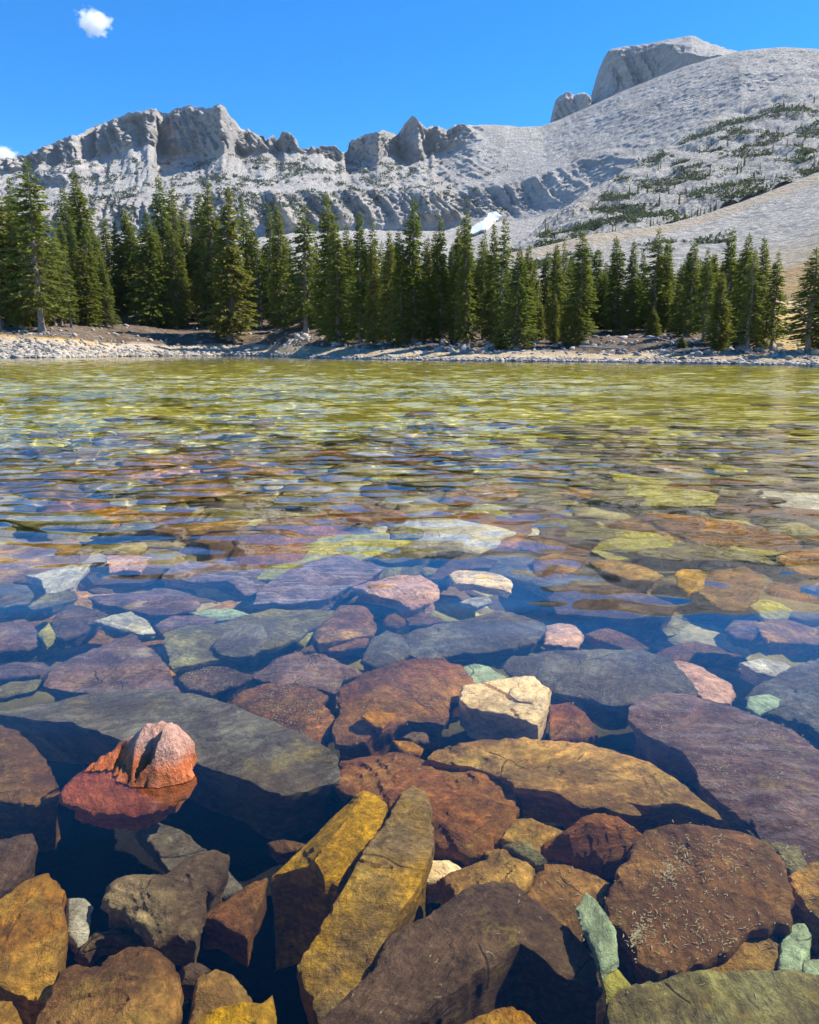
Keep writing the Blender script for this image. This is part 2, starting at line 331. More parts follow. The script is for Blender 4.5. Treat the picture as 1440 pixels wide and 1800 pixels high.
# --- water surface: real ripples, calm close in
ys = np.concatenate([np.linspace(1840, 1000, 300), np.linspace(999.4, 700, 560), np.linspace(699.6, 629, 470), np.linspace(628, 620, 12)])
dn = np.tan(PITCH+np.arctan((ys-900)/F)); D = np.minimum(H/dn, 130); D = D[D < 129]
D = np.concatenate([np.linspace(-6, D[0]-.02, 60), D])
ang = np.linspace(-1, 1, 560); ang = ang*.62+ang**3*.5
Xw = np.outer(np.maximum(D, 0)+1.6, ang); Yw = D[:, None]+0*Xw
spc = np.abs(np.gradient(D))[:, None]+0*Xw; spx = (np.maximum(D, 0)+1.6)[:, None]*.0024+0*Xw
rng = np.random.RandomState(5); Zw = np.zeros_like(Xw)
leftness = np.clip(.5-Xw/(Yw+3)*1.3, 0, 1)
amp = np.interp(Yw, [0, 1.6, 2.4, 3.2, 4.2, 5.5, 8, 14, 60], [.05, .06, .10, .19, .36, .62, .95, 1.15, 1.25])*np.where(Yw < 18, .52+.8*leftness, .85+.3*leftness)
amp = amp*np.clip(1+1.0*fbm(Xw/1.5, Yw/2.0, 4, 2), .25, 2.0)
NWV = 64
for i in range(NWV):
    lam = .10*(20**(i/(NWV-1))); th = rng.normal(.15, .75) if i % 2 else rng.normal(0, 1.3); k = 2*math.pi/lam
    slope = .115/math.sqrt(NWV)*(1.35 if lam < .4 else .6)
    near = np.clip((lam-.11)/.15, .15, 1)*np.clip(1.6-lam*.8, .3, 1); nf = np.clip((Yw-5)/8, 0, 1); near = near*(1-nf)+nf
    att = near*np.clip(lam/(2.6*np.maximum(spc, spx))-.5, 0, 1)
    warp = .05*pn(Xw/.9+i*3.1, Yw/.9, i*.7) if i % 2 == 0 else warp
    Zw += slope*1.41/k*att*np.sin(k*(Xw*math.sin(th)+Yw*math.cos(th)+warp)+rng.rand()*6.28)
Zw *= amp
Zw += .0012*fbm(Xw/.45, Yw/.5, 9, 2)*np.interp(Yw, [1, 2, 3, 5], [.15, .4, 1, 1])
m = bpy.data.materials.new('lake_water'); m.use_nodes = True; n = m.node_tree; n.nodes.clear()
gl = n.nodes.new('ShaderNodeBsdfGlass'); gl.inputs['IOR'].default_value = 1.34; gl.inputs['Roughness'].default_value = 0
oo = n.nodes.new('ShaderNodeOutputMaterial'); fz = n.nodes.new('ShaderNodeFresnel'); fz.inputs[0].default_value = 1.5; gy_ = n.nodes.new('ShaderNodeBsdfGlossy'); gy_.inputs['Roughness'].default_value = 0; mxs = n.nodes.new('ShaderNodeMixShader')
ma = n.nodes.new('ShaderNodeMath'); ma.operation = 'SUBTRACT'; ma.inputs[1].default_value = .08; n.links.new(fz.outputs[0], ma.inputs[0]); mb = n.nodes.new('ShaderNodeMath'); mb.operation = 'MAXIMUM'; mb.inputs[1].default_value = 0; n.links.new(ma.outputs[0], mb.inputs[0]); mc = n.nodes.new('ShaderNodeMath'); mc.operation = 'MINIMUM'; mc.inputs[1].default_value = .11; n.links.new(mb.outputs[0], mc.inputs[0])
n.links.new(mc.outputs[0], mxs.inputs[0]); n.links.new(gl.outputs[0], mxs.inputs[1]); n.links.new(gy_.outputs[0], mxs.inputs[2]); n.links.new(mxs.outputs[0], oo.inputs[0])
M_WATER = m
tc = n.nodes.new('ShaderNodeNewGeometry'); mp = n.nodes.new('ShaderNodeMapping'); mp.inputs['Scale'].default_value = (3.4, 6.5, 1); n.links.new(tc.outputs['Position'], mp.inputs[0])
nz = n.nodes.new('ShaderNodeTexNoise'); nz.inputs['Scale'].default_value = 1.0; nz.inputs['Detail'].default_value = 2.5; nz.inputs['Distortion'].default_value = .4; n.links.new(mp.outputs[0], nz.inputs['Vector'])
sx = n.nodes.new('ShaderNodeSeparateXYZ'); n.links.new(tc.outputs['Position'], sx.inputs[0]); mr = n.nodes.new('ShaderNodeMapRange'); n.links.new(sx.outputs[1], mr.inputs[0])
for k_, v_ in zip((1, 2, 3, 4), (10.0, 22.0, 0.0, 1.0)): mr.inputs[k_].default_value = v_
bp = n.nodes.new('ShaderNodeBump'); bp.inputs['Distance'].default_value = .010; n.links.new(nz.outputs[0], bp.inputs['Height']); n.links.new(mr.outputs[0], bp.inputs['Strength']); n.links.new(bp.outputs[0], gl.inputs['Normal']); n.links.new(bp.outputs[0], gy_.inputs['Normal']); n.links.new(bp.outputs[0], fz.inputs['Normal'])
wat = mesh('lake_water', np.stack([Xw, Yw, Zw], -1).reshape(-1, 3), gridf(*Xw.shape), m, smooth=True)
tag(wat, kind='structure'); wat.cycles.is_caustics_caster = True

# ------------------------------------------------------------------ spruces
def needle_mat(name, a, b, c):
    m = NM(name, .7, .25); v = m.coord('Object')
    n1 = m.noise(v, 1.3, 5, .7); oi = m.n('ObjectInfo').outputs['Random']
    col = m.mix(m.ramp(n1, [(.35, 0.0), (.65, 1.0)]), a, b)
    col = m.mix(m.math('MULTIPLY', oi, .55), col, c)
    m.set(m.p.inputs['Base Color'], col)
    tr = m.n('BsdfTranslucent', Color=m.mix(1.0, col, (1.5, 1.7, .7), 'MULTIPLY')); ms = m.n('MixShader'); ms.inputs[0].default_value = .32
    m.t.links.new(m.p.outputs[0], ms.inputs[1]); m.t.links.new(tr.outputs[0], ms.inputs[2])
    m.t.links.new(ms.outputs[0], m.t.nodes['Material Output'].inputs[0]); return m.m
M_NEEDLE = needle_mat('spruce_needles', (.09, .12, .022), (.17, .185, .035), (.20, .17, .042))
M_SCRUB = needle_mat('scrub_needles', (.035, .048, .034), (.055, .07, .045), (.05, .06, .04))
m = NM('bark', .9, .1); v = m.coord('Object', (1, 1, .25)); b = m.noise(v, 12, 5, .7)
M_BARK = m.out(m.ramp(b, [(.3, (.13, .10, .085)), (.7, (.33, .29, .26))]), m.bump(b, .03))
m = NM('dead_wood', .85, .1); v = m.coord('Object', (1, 1, .2)); b = m.noise(v, 14, 5, .7)
M_DEAD = m.out(m.ramp(b, [(.3, (.25, .22, .2)), (.7, (.5, .47, .44))]), m.bump(b, .02))

def tube(V, Fc, p0, p1, r0, r1, n=5):
    p0 = np.array(p0, float); p1 = np.array(p1, float); d = p1-p0; d /= np.linalg.norm(d)+1e-9
    a = np.cross(d, [0, 0, 1.0] if abs(d[2]) < .9 else [1.0, 0, 0]); a /= np.linalg.norm(a); b = np.cross(d, a); k = len(V)
    for p, r in ((p0, r0), (p1, r1)):
        for i in range(n):
            t = 2*math.pi*i/n; V.append(p+a*r*math.cos(t)+b*r*math.sin(t))
    for i in range(n): j = (i+1) % n; Fc.append([k+i, k+j, k+n+j, k+n+i])
def spruce_data(seed, hgt=12.0, wid=1.9, skirt=.1, dens=1.0, shape=.75, sparse=0.0, lean=0.0):
    rs = np.random.RandomState(seed); tv, tf = [], []; Q = []
    def ax(z): return np.array([lean*hgt*(z/hgt)**1.5+.06*math.sin(z*.9+seed), .05*math.sin(z*.7+seed*2), z])
    segs = 14
    for i in range(segs):
        a, b = hgt*i/segs, hgt*(i+1)/segs; ra = .17*hgt/12*(1-i/segs)+.015; rb = .17*hgt/12*(1-(i+1)/segs)+.012
        if i == 0: ra *= 1.5
        tube(tv, tf, ax(a), ax(b), ra, rb, 8)
    az0 = rs.rand(4)*6.28; z = hgt*skirt
    while z < hgt*.995:
        t = z/hgt; u = (t-skirt)/(1-skirt)
        L0 = wid*((1-u)**shape)*(min(1, .55+u*3.2))
        nb = int(rs.randint(6, 9)*dens*(1 if u < .85 else .8))+1
        for _ in range(max(3, nb)):
            a = rs.rand()*6.28
            L = L0*(.62+.5*rs.rand())*(1+.16*math.sin(a*2+az0[0])+.14*math.sin(z*1.7+az0[1])+.12*math.sin(a*3+z*2.3+az0[2]))+.09
            if rs.rand() < sparse*(.4+.6*abs(math.sin(z*1.3+az0[3]))): continue
            zz = z+rs.normal(0, .1); droop = -.25-.25*(1-u)+rs.normal(0, .1) if u < .75 else .35*(u-.5)+rs.normal(0, .1)
            out = np.array([math.cos(a), math.sin(a), 0]); side = np.array([-out[1], out[0], 0]); base = ax(zz)
            tip = base+out*L+np.array([0, 0, droop*L*.8])
            if L > .5: tube(tv, tf, base, base+(tip-base)*.75, .022*hgt/12, .006, 3)
            ns = max(3, int(L*13))
            for k in range(ns):
                s = .12+.88*(k+rs.rand())/ns
                if s < .35 and L > .9 and rs.rand() < .6: continue
                c = base+(tip-base)*s+np.array([0, 0, .16*L*(s*s-s)]); w = rs.choice([-1, 1])
                ln = (.20+.20*rs.rand())*(1.12-.4*s)*min(1, .45+L*.6)
                d = out*(.35+.6*rs.rand())+side*w*(.75-.35*s)*rs.rand()*1.3+np.array([0, 0, rs.normal(-.18, .28)]); d /= np.linalg.norm(d)
                nrm = np.cross(d, rs.normal(size=3)); nrm /= np.linalg.norm(nrm)+1e-9; hw = nrm*ln*(.20+.12*rs.rand())
                Q.append([c-d*ln*.15, c+d*ln*.45+hw, c+d*ln, c+d*ln*.4-hw])
        z += (.11+.09*rs.rand())*(.75+.5*(1-t))*hgt/12
    for k in range(14):
        c = ax(hgt)+np.array([0, 0, -.05*k+.25]); a = rs.rand()*6.28; d = np.array([math.cos(a)*.5, math.sin(a)*.5, .7]); hw = np.array([-math.sin(a), math.cos(a), 0])*.03
        Q.append([c, c+d*.1+hw, c+d*.22, c+d*.1-hw])
    Q = np.array(Q); qf = np.arange(len(Q)*4).reshape(-1, 4)
    def me(name, v, f, mat):
        mm = bpy.data.meshes.new(name); mm.from_pydata([tuple(x) for x in v], [], f); mm.materials.append(mat); return mm
    return me('trunk', tv, tf, M_BARK), me('crown', Q.reshape(-1, 3), qf.tolist(), M_NEEDLE)
PROTO = [spruce_data(1, 12, 1.75, .07, 1.1, .80), spruce_data(2, 12, 1.45, .05, 1.1, .70), spruce_data(3, 12, 1.15, .06, 1.15, .62),
         spruce_data(4, 12, 1.9, .15, .95, .75, .25), spruce_data(5, 12, 1.3, .12, .85, .62, .32), spruce_data(6, 12, 1.55, .05, 1.2, .68),
         spruce_data(7, 12, 2.3, .04, 1.25, .9), spruce_data(8, 12, 1.0, .04, 1.1, .6, .1, .02)]
PW = [1.75, 1.45, 1.15, 1.9, 1.3, 1.55, 2.3, 1.0]
NT = [0]
def spruce(px_, top, base, hw, proto, label, group=None, d=None, cat='spruce tree'):
    NT[0] += 1; rs = np.random.RandomState(NT[0]*7+3)
    g = bank_at(px_, base) if d is None else d
    r = ray(px_, top); hgt = (H + r[2]*g[1]/r[1]) - g[2] + .15
    wid = 1.3*hw/F*g[1]
    root = bpy.data.objects.new('spruce_tree', None); COL.objects.link(root); root.location = (g[0], g[1], g[2]-.12)
    root.empty_display_size = .5
    tag(root, label, cat, group); s = hgt/12; sx = wid/PW[proto]
    root.rotation_euler = (rs.normal(0, .012), rs.normal(0, .015), rs.rand()*6.28); root.scale = (sx, sx, s)
    for nm, me in zip(('trunk', 'crown'), PROTO[proto]):
        o = bpy.data.objects.new(nm, me); COL.objects.link(o); o.parent = root
    return root
G1 = 'spruces standing along the far shore'
TREES = [
 (8, 308, 572, 52, 0, 'broad dark spruce cut off by the left edge of the view'),
 (47, 318, 562, 20, 2, 'slim spruce tip between the broad edge tree and the tallest tree on the left'),
 (45, 372, 572, 27, 1, 'shorter spruce in front of the gap beside the broad dark edge tree'),
 (76, 284, 584, 44, 3, 'tallest spruce on the left with a bare pale lower trunk'),
 (157, 306, 548, 38, 0, 'tall full spruce right of the tallest left tree, tip before the cliff'),
 (131, 334, 546, 20, 2, 'narrow spruce tucked against the left side of the tall full spruce'),
 (199, 385, 545, 22, 1, 'short round-shouldered spruce right of the tall full spruce'),
 (217, 392, 552, 18, 5, 'small spruce wedged into the low saddle of the left treeline'),
 (236, 370, 553, 28, 5, 'bushy mid-height spruce left of the pointed bright one'),
 (276, 374, 574, 38, 6, 'sharply pointed bright spruce with a wide skirt on the left bank'),
 (289, 314, 552, 22, 2, 'slim tall spruce rising behind the pointed bright one'),
 (315, 331, 550, 26, 1, 'tall olive spruce behind, with its crown leaning on its slim neighbour'),
 (340, 360, 560, 22, 4, 'slender spruce with a clear trunk foot on the left bank'),
 (377, 322, 572, 27, 1, 'tall spruce directly left of the biggest shoreline spruce'),
 (361, 342, 568, 18, 2, 'narrow spruce tip left of the tall spruce beside the biggest one'),
 (410, 334, 598, 42, 0, 'biggest shoreline spruce, wide and green down to the beach'),
 (436, 352, 576, 20, 4, 'thin spruce behind the right shoulder of the biggest shoreline spruce'),
 (450, 385, 572, 14, 2, 'small dark spruce beside the dead grey snag'),
 (482, 362, 570, 18, 4, 'thin-topped spruce right of the dead snag'),
 (498, 360, 582, 22, 1, 'tall spruce with twin-looking tip right of the thin-topped one'),
 (540, 364, 586, 33, 3, 'free-standing spruce with visible trunk before the blue gully shadow'),
 (581, 343, 597, 24, 2, 'tall spire right of the free-standing spruce'),
 (599, 395, 604, 24, 5, 'bright green spruce standing before the tall spire'),
 (616, 398, 598, 16, 2, 'slim dark spruce between the bright green one and the centre group'),
 (636, 374, 602, 22, 1, 'high sunlit spruce of the group left of centre'),
 (655, 389, 600, 19, 4, 'ragged spruce right of the high sunlit one'),
 (662, 428, 606, 18, 5, 'short dark spruce at the front left of centre'),
 (684, 408, 604, 20, 1, 'spruce below the gap where the pale scree shows, left of centre'),
 (712, 410, 607, 24, 5, 'bright fresh-green spruce at the front of the central group'),
 (728, 355, 604, 22, 2, 'highest spire of the central treeline'),
 (750, 418, 600, 15, 1, 'low spruce right of the highest central spire'),
 (763, 410, 600, 15, 2, 'second low spruce right of the highest central spire'),
 (778, 388, 600, 18, 2, 'even narrow spruce in the middle of the central row'),
 (800, 402, 602, 18, 5, 'spruce left of the dark spike near the snow patch'),
 (806, 384, 598, 14, 2, 'thin tip just left of the dark spike'),
 (821, 372, 604, 21, 1, 'dark spike of a spruce left of the snow patch'),
 (849, 410, 600, 17, 4, 'spruce whose tip ends just under the snow patch'),
 (865, 394, 604, 18, 1, 'spruce right of the snow patch with a soft olive crown'),
 (882, 381, 606, 20, 4, 'spruce with a sparse clubbed top against the grey scree'),
 (908, 438, 612, 29, 0, 'wide green spruce reaching the beach right of centre'),
 (880, 572, 613, 16, 6, 'small cone-shaped spruce at the water side of the wide green one'),
 (927, 436, 600, 18, 2, 'spruce behind the wide green one, where the treeline drops'),
 (941, 455, 595, 14, 1, 'low thin spruce where the treeline is lowest'),
 (956, 446, 592, 16, 5, 'dark low spruce right of the treeline dip'),
 (953, 534, 597, 7, 2, 'tiny sapling spruce in the dark opening right of centre'),
 (978, 430, 598, 18, 1, 'mid-height spruce left of the twin tips'),
 (974, 518, 604, 10, 2, 'slim young spruce standing before the dark opening'),
 (990, 426, 596, 14, 4, 'ragged companion of the mid-height spruce'),
 (1018, 408, 604, 22, 2, 'tall narrow column of a spruce on the right of the dark opening'),
 (1014, 520, 608, 14, 5, 'young bright spruce at the foot of the tall narrow column'),
 (992, 530, 606, 9, 2, 'thin young spruce between the slim one and the column tree'),
 (1045, 440, 566, 20, 5, 'flat-topped spruce set back by the bright ground'),
 (1062, 462, 562, 14, 1, 'low spruce set back in the hollow'),
 (1082, 420, 584, 20, 2, 'dark spruce at the left of the right-hand group'),
 (1107, 424, 582, 16, 1, 'straight spruce second in the right-hand group'),
 (1095, 530, 588, 8, 2, 'sapling below the dark spruce of the right-hand group'),
 (1125, 446, 572, 13, 2, 'pale slim spruce in the right-hand group'),
 (1150, 404, 584, 22, 4, 'tall open-crowned spruce with two bare trunks showing'),
 (1167, 422, 584, 20, 1, 'rounded companion of the tall open-crowned spruce'),
 (1148, 540, 592, 14, 6, 'low bushy spruce above the striped shadows on the bank'),
 (1193, 500, 586, 18, 5, 'short pale-green spruce before the dark gap at right'),
 (1208, 428, 592, 26, 1, 'thick dark spruce right of the short pale-green one'),
 (1236, 440, 600, 23, 3, 'soft yellowish round-topped spruce'),
 (1262, 482, 616, 23, 5, 'front spruce with bright right side near the beach'),
 (1275, 404, 602, 24, 1, 'tall dark-topped spruce of the right clump'),
 (1301, 416, 612, 22, 2, 'narrow spruce inside the right clump'),
 (1315, 440, 616, 20, 4, 'thin-crowned spruce with bare leaning stems in the right clump'),
 (1334, 418, 614, 22, 1, 'dark spruce with a thick top right of the thin-crowned one'),
 (1357, 444, 617, 24, 3, 'ragged spruce at the right end of the clump beside golden ground'),
 (1198, 592, 611, 8, 2, 'tiny sapling on the shore below the short pale-green spruce'),
 (1418, 438, 619, 42, 3, 'dark wide spruce standing alone near the right edge'),
 (1442, 470, 616, 30, 0, 'spruce half cut off by the right edge of the view'),
]
for t in TREES: spruce(*t, group=G1)
rs = np.random.RandomState(4)
for i in range(215):                     # second rank, tips and stems between the front trees
    p = rs.uniform(-20, 1345); q = tab(p, [(-20, 355), (120, 400), (230, 410), (400, 395), (560, 440), (700, 440), (860, 440), (950, 462), (1060, 465), (1200, 455), (1345, 460)])
    spruce(p, q+rs.uniform(-18, 50), rs.uniform(548, 578), rs.uniform(12, 21), int(rs.choice([0, 1, 2, 3, 4, 5])), 'dark spruce in the second rank, mostly hidden behind the front trees', 'spruces in the second rank behind the shore trees')
# dead snags
def snag(name, px_, base, hgt, seed, label):
    rs = np.random.RandomState(seed); g = bank_at(px_, base); tv, tf, bv, bf = [], [], [], []
    p = np.zeros(3)
    for i in range(8):
        q = p+np.array([rs.normal(0, .06), rs.normal(0, .06), hgt/8]); tube(tv, tf, p, q, .14*(1-i/8.5), .14*(1-(i+1)/8.5), 7); p = q
    for i in range(44):
        z = hgt*(.15+.8*rs.rand()); a = rs.rand()*6.28; L = 1.8*(1-z/hgt*.7)*(.4+.6*rs.rand()); c = np.array([0, 0, z])
        e = c+np.array([math.cos(a)*L, math.sin(a)*L, rs.normal(-.1, .3)*L]); tube(bv, bf, c, e, .03, .01, 4)
        for k in range(3):
            s = .4+.5*rs.rand(); w = c+(e-c)*s; tube(bv, bf, w, w+rs.normal(0, .3, 3), .014, .005, 3)
    root = bpy.data.objects.new(name, None); COL.objects.link(root); root.location = g-np.array([0, 0, .1]); tag(root, label, 'dead tree')
    mesh('trunk', tv, tf, M_DEAD, root); mesh('snag_limbs', bv, bf, M_DEAD, root)
snag('dead_tree', 461, 578, 8.5, 3, 'grey dead snag with bare tangled branches left of centre')
snag('dead_tree', 350, 570, 4.5, 9, 'short dead trunk among the slender spruces on the left bank')
def log(px_, py_, L, az, r, label, z=None):
    g = bank_at(px_, py_) if z is None else uw(px_, py_, z); tv, tf = [], []; rs = np.random.RandomState(int(px_)); p = np.array([-L/2, 0, 0])
    for i in range(8):
        q = p+np.array([L/8, rs.normal(0, .04*L/4), rs.normal(0, .02)]); tube(tv, tf, p, q, r*(1-i*.07), r*(1-(i+1)*.07), 7); p = q
        if i % 2: tube(tv, tf, p, p+np.array([.1, rs.normal(0, .4), .25+.3*rs.rand()])*L/5, r*.35, r*.12, 4)
    o = mesh('fallen_log', tv, tf, M_DEAD); o.location = (g[0], g[1], g[2]+r*.8); o.rotation_euler = (0, .03, az); tag(o, label, 'log')
log(540, 628, 4.6, .16, .09, 'thin dark driftwood log lying at the waterline left of centre', .03)
log(1062, 613, 4.2, -.12, .10, 'bleached log lying on the bank right of the column spruce')
log(240, 588, 3.6, .3, .10, 'fallen trunk in the shade of the left bank')
log(660, 606, 3.0, .1, .09, 'weathered log under the central spruces')
log(30, 573, 3.2, -.25, .12, 'pale fallen trunk below the broad dark spruce at the left edge')

# ------------------------------------------------------------------ stones along the far shore, and scattered on the bank
def ico():
    import bmesh
    b = bmesh.new(); bmesh.ops.create_icosphere(b, subdivisions=1, radius=1); v = np.array([x.co[:] for x in b.verts]); f = np.array([[x.index for x in t.verts] for t in b.faces]); b.free(); return v, f
IV, IF = ico()
def stones(name, pos, size, flat, mat, seed, label, cat='stones'):
    rs = np.random.RandomState(seed); n = len(pos); V = np.repeat(IV[None], n, 0)*(1+rs.normal(0, .16, (n, len(IV), 1)))
    V = np.sign(V)*np.abs(V)**.75
    V *= np.stack([rs.uniform(.8, 1.5, n), rs.uniform(.6, 1.1, n), rs.uniform(*flat, n)], -1)[:, None]*np.asarray(size)[:, None, None]
    a = rs.rand(n)*6.28; t = rs.normal(0, .25, n); c, s = np.cos(a)[:, None], np.sin(a)[:, None]
    V[..., 2] += V[..., 0]*np.tan(t)[:, None]
    V = np.stack([V[..., 0]*c-V[..., 1]*s, V[..., 0]*s+V[..., 1]*c, V[..., 2]], -1)+np.asarray(pos)[:, None]
    f = (IF[None]+(np.arange(n)*len(IV))[:, None, None]).reshape(-1, 3)
    o = mesh(name, V.reshape(-1, 3), f, mat); vcol(o, 'tone', np.repeat(rs.rand(n), len(IV))); tag(o, label, cat, kind='stuff'); return o
m = NM('shore_stone', .9, .15); v = m.coord(); t = m.attr('tone')
col = m.ramp(t, [(0, (.14, .13, .12)), (.3, (.30, .285, .265)), (.6, (.42, .395, .36)), (.85, (.40, .31, .22)), (1, (.55, .52, .47))])
M_SHORE = m.out(m.mix(1.0, col, m.ramp(m.noise(v, 6, 5, .7), [(.3, .7), (.7, 1.15)]), 'MULTIPLY'), m.bump(m.noise(v, 14, 4), .02))
rs = np.random.RandomState(8); pos, sz = [], []
nrb = BANK.shape[0]
for i in range(22000):
    j = rs.randint(0, len(PXS)); p = PXS[j]
    wdt = tab(p, [(-100, 50), (120, 45), (200, 34), (300, 24), (500, 17), (900, 17), (1400, 26)])
    k = nrb-2-int(abs(rs.normal(0, wdt*.42)))
    if k < 110: continue
    c = BANK[k, j]+np.array([rs.uniform(-.15, .15), rs.uniform(-.15, .15), .02]); pos.append(c); sz.append((rs.gamma(2.0, .05)+.04+(.05 if p < 250 else 0))*(1.1 if p < 500 else .62))
stones('shore_stones', np.array(pos), np.minimum(sz, .5), (.4, .7), M_SHORE, 3, 'band of pale broken stones along the far waterline')
pos, sz = [], []
for i in range(1700):
    j = rs.randint(0, len(PXS)); k = rs.randint(40, 150)
    c = BANK[k, j]; pos.append(c+np.array([0, 0, .03])); sz.append(rs.gamma(1.6, .08)+.04)
stones('bank_stones', np.array(pos), np.minimum(sz, .6), (.5, .9), M_SHORE, 5, 'loose stones lying on the forest floor and bank')
# litter of dead branches on the bank
V_, F_ = [], []
for i in range(500):
    j = rs.randint(60, len(PXS)-60); k = rs.randint(60, 132); c = BANK[k, j]; a = rs.rand()*3.14; L = rs.uniform(.4, 1.8)
    d = np.array([math.cos(a), math.sin(a), rs.normal(0, .15)])*L; tube(V_, F_, c+[0, 0, .05], c+d+[0, 0, .12], .03, .01, 4)
tag(mesh('fallen_branches', V_, F_, M_DEAD), 'litter of bleached dead branches under the spruces', 'branches', kind='stuff')

# ------------------------------------------------------------------ scrub on the mountain sides
def scrub(name, src, dens, size, seed, label, maskf, n):
    V, PX, rr, nz = src; rs = np.random.RandomState(seed); M = maskf(PX, rr+0*PX, nz)*dens
    ii, jj = np.nonzero(rs.rand(*M.shape) < M)
    if len(ii) > n: s = rs.choice(len(ii), n, replace=False); ii, jj = ii[s], jj[s]
    P0 = V[ii, jj]; Q = []
    n_ = len(P0); S_ = (size[0]+(size[1]-size[0])*rs.rand(n_)**2)
    for k in range(26):
        c = P0+rs.normal(0, 1, (n_, 3))*S_[:, None]*np.array([.75, .6, .22])+np.array([0, 0, .35])*S_[:, None]
        d1 = rs.normal(size=(n_, 3))*S_[:, None]*.42; d2 = rs.normal(size=(n_, 3))*S_[:, None]*.36
        Q.append(np.stack([c, c+d1, c+d2], 1))
    Q = np.concatenate(Q, 0).reshape(-1, 3); f = np.arange(len(Q)).reshape(-1, 3)
    return tag(mesh(name, Q, f, M_SCRUB), label, 'scrub', kind='stuff')
scrub('spur_scrub', SPUR, .13, (1.2, 3.4), 1, 'dark low scrub in patches on the scree spur',
      lambda P, r, z: (z > .09)*np.clip((r-14)/8, 0, 1)*np.clip((P*.9-880-(170-r)*1.6)/60+1.6, 0, 1)*(r > 40+np.clip((P-1250)*.42, -18, 84)), 8500)
scrub('moraine_scrub', MOR, .12, (1.0, 2.2), 2, 'scrub strips beside the pale moraine path',
      lambda P, r, z: ((r < 8)*(z > -.3)+(z > .42)*(r > 30)*(r < 95)*(P < 1280)*1.0), 1600)
scrub('cirque_scrub', WALL, .07, (2.4, 6.5), 3, 'scattered dark scrub over the lower left cirque wall',
      lambda P, r, z: (z > .02)*np.clip((900-P)/300, 0, 1)*(r > 78)*(r < 225)*np.clip(1.3-(r-78)/200, 0, 1), 8000)
# tiny spruces standing on the far slopes, each a thing
rs = np.random.RandomState(21)
def far_spruce(pt, hgt, label, group):
    root = bpy.data.objects.new('slope_spruce', None); COL.objects.link(root); root.location = pt-np.array([0, 0, .3]); k = int(rs.choice([1, 2, 5]))
    tag(root, label, 'spruce tree', group); root.scale = (hgt/12*.9,)*2+(hgt/12,); root.rotation_euler = (0, 0, rs.rand()*6.28)
    for nm, me in zip(('trunk', 'crown'), PROTO[k]):
        o = bpy.data.objects.new(nm, me); COL.objects.link(o); o.parent = root
Vm, Pm, rm, zm = MOR
for i in range(95):
    p = np.clip(rs.choice([rs.normal(1225, 50), rs.uniform(1000, 1330), rs.normal(1180, 30)]), 960, 1420); j = int(np.interp(p, Pm[0], np.arange(Pm.shape[1])))
    far_spruce(Vm[rs.randint(2, 8), j], rs.uniform(4, 8.5), 'tiny dark spruce in the row above the pale moraine path', 'tiny spruces above the moraine path')
Vs, Ps, rS, zS = SPUR
for i in range(70):
    p = rs.uniform(940, 1440); j = int(np.interp(p, Ps[0], np.arange(Ps.shape[1]))); i0 = rs.randint(90, 185)
    far_spruce(Vs[i0, j], rs.uniform(4, 9), 'tiny lone spruce dotted on the scree spur among scrub', 'tiny spruces on the scree spur')

# ------------------------------------------------------------------ clouds
def cloud(px_, py_, d, w, h, seed, label):
    c = far(px_, py_, d); import bmesh
    b = bmesh.new(); rs = np.random.RandomState(seed)
    bmesh.ops.create_icosphere(b, subdivisions=4, radius=1)
    v = np.array([x.co[:] for x in b.verts]); f = [[x.index for x in t.verts] for t in b.faces]; b.free()
    s = 1+.25*fbm(v[:, 0]*1.6+seed, v[:, 1]*1.6, v[:, 2]*1.6, 3); v = v*s[:, None]*np.array([w, w*.8, h])
    m = bpy.data.materials.new('cloud_vapour'); m.use_nodes = True; n = m.node_tree; n.nodes.clear()
    o = n.nodes.new('ShaderNodeOutputMaterial'); pv = n.nodes.new('ShaderNodeVolumePrincipled'); n.links.new(pv.outputs[0], o.inputs['Volume'])
    pv.inputs['Color'].default_value = (1, 1, 1, 1); pv.inputs['Anisotropy'].default_value = .2
    tc = n.nodes.new('ShaderNodeTexCoord'); mp = n.nodes.new('ShaderNodeMapping'); n.links.new(tc.outputs['Object'], mp.inputs[0]); mp.inputs['Scale'].default_value = (1/w, 1/w, 1/h)
    ln = n.nodes.new('ShaderNodeVectorMath'); ln.operation = 'LENGTH'; n.links.new(mp.outputs[0], ln.inputs[0])
    nz = n.nodes.new('ShaderNodeTexNoise'); nz.inputs['Scale'].default_value = 2.2; nz.inputs['Detail'].default_value = 7; nz.inputs['Roughness'].default_value = .62; n.links.new(mp.outputs[0], nz.inputs['Vector'])
    def M(op, a, b_):
        q = n.nodes.new('ShaderNodeMath'); q.operation = op
        for k, x in enumerate((a, b_)):
            if hasattr(x, 'links'): n.links.new(x, q.inputs[k])
            else: q.inputs[k].default_value = x
        return q.outputs[0]
    e = M('SUBTRACT', M('MULTIPLY', nz.outputs[0], 2.6), M('ADD', M('MULTIPLY', ln.outputs['Value'], 1.25), .42))
    n.links.new(M('MULTIPLY', M('MINIMUM', M('MAXIMUM', M('MULTIPLY', e, 2.5), 0.0), 1.0), 2.2/h), pv.inputs['Density'])
    tag(mesh('cloud', v+c, f, m, loc=c, smooth=True), label, 'cloud')
cloud(165, 39, 3600, 92, 62, 2, 'small white puff of cloud alone in the blue sky')
cloud(2, 274, 4200, 95, 70, 5, 'white cloud top peeking over the ridge at the left edge')

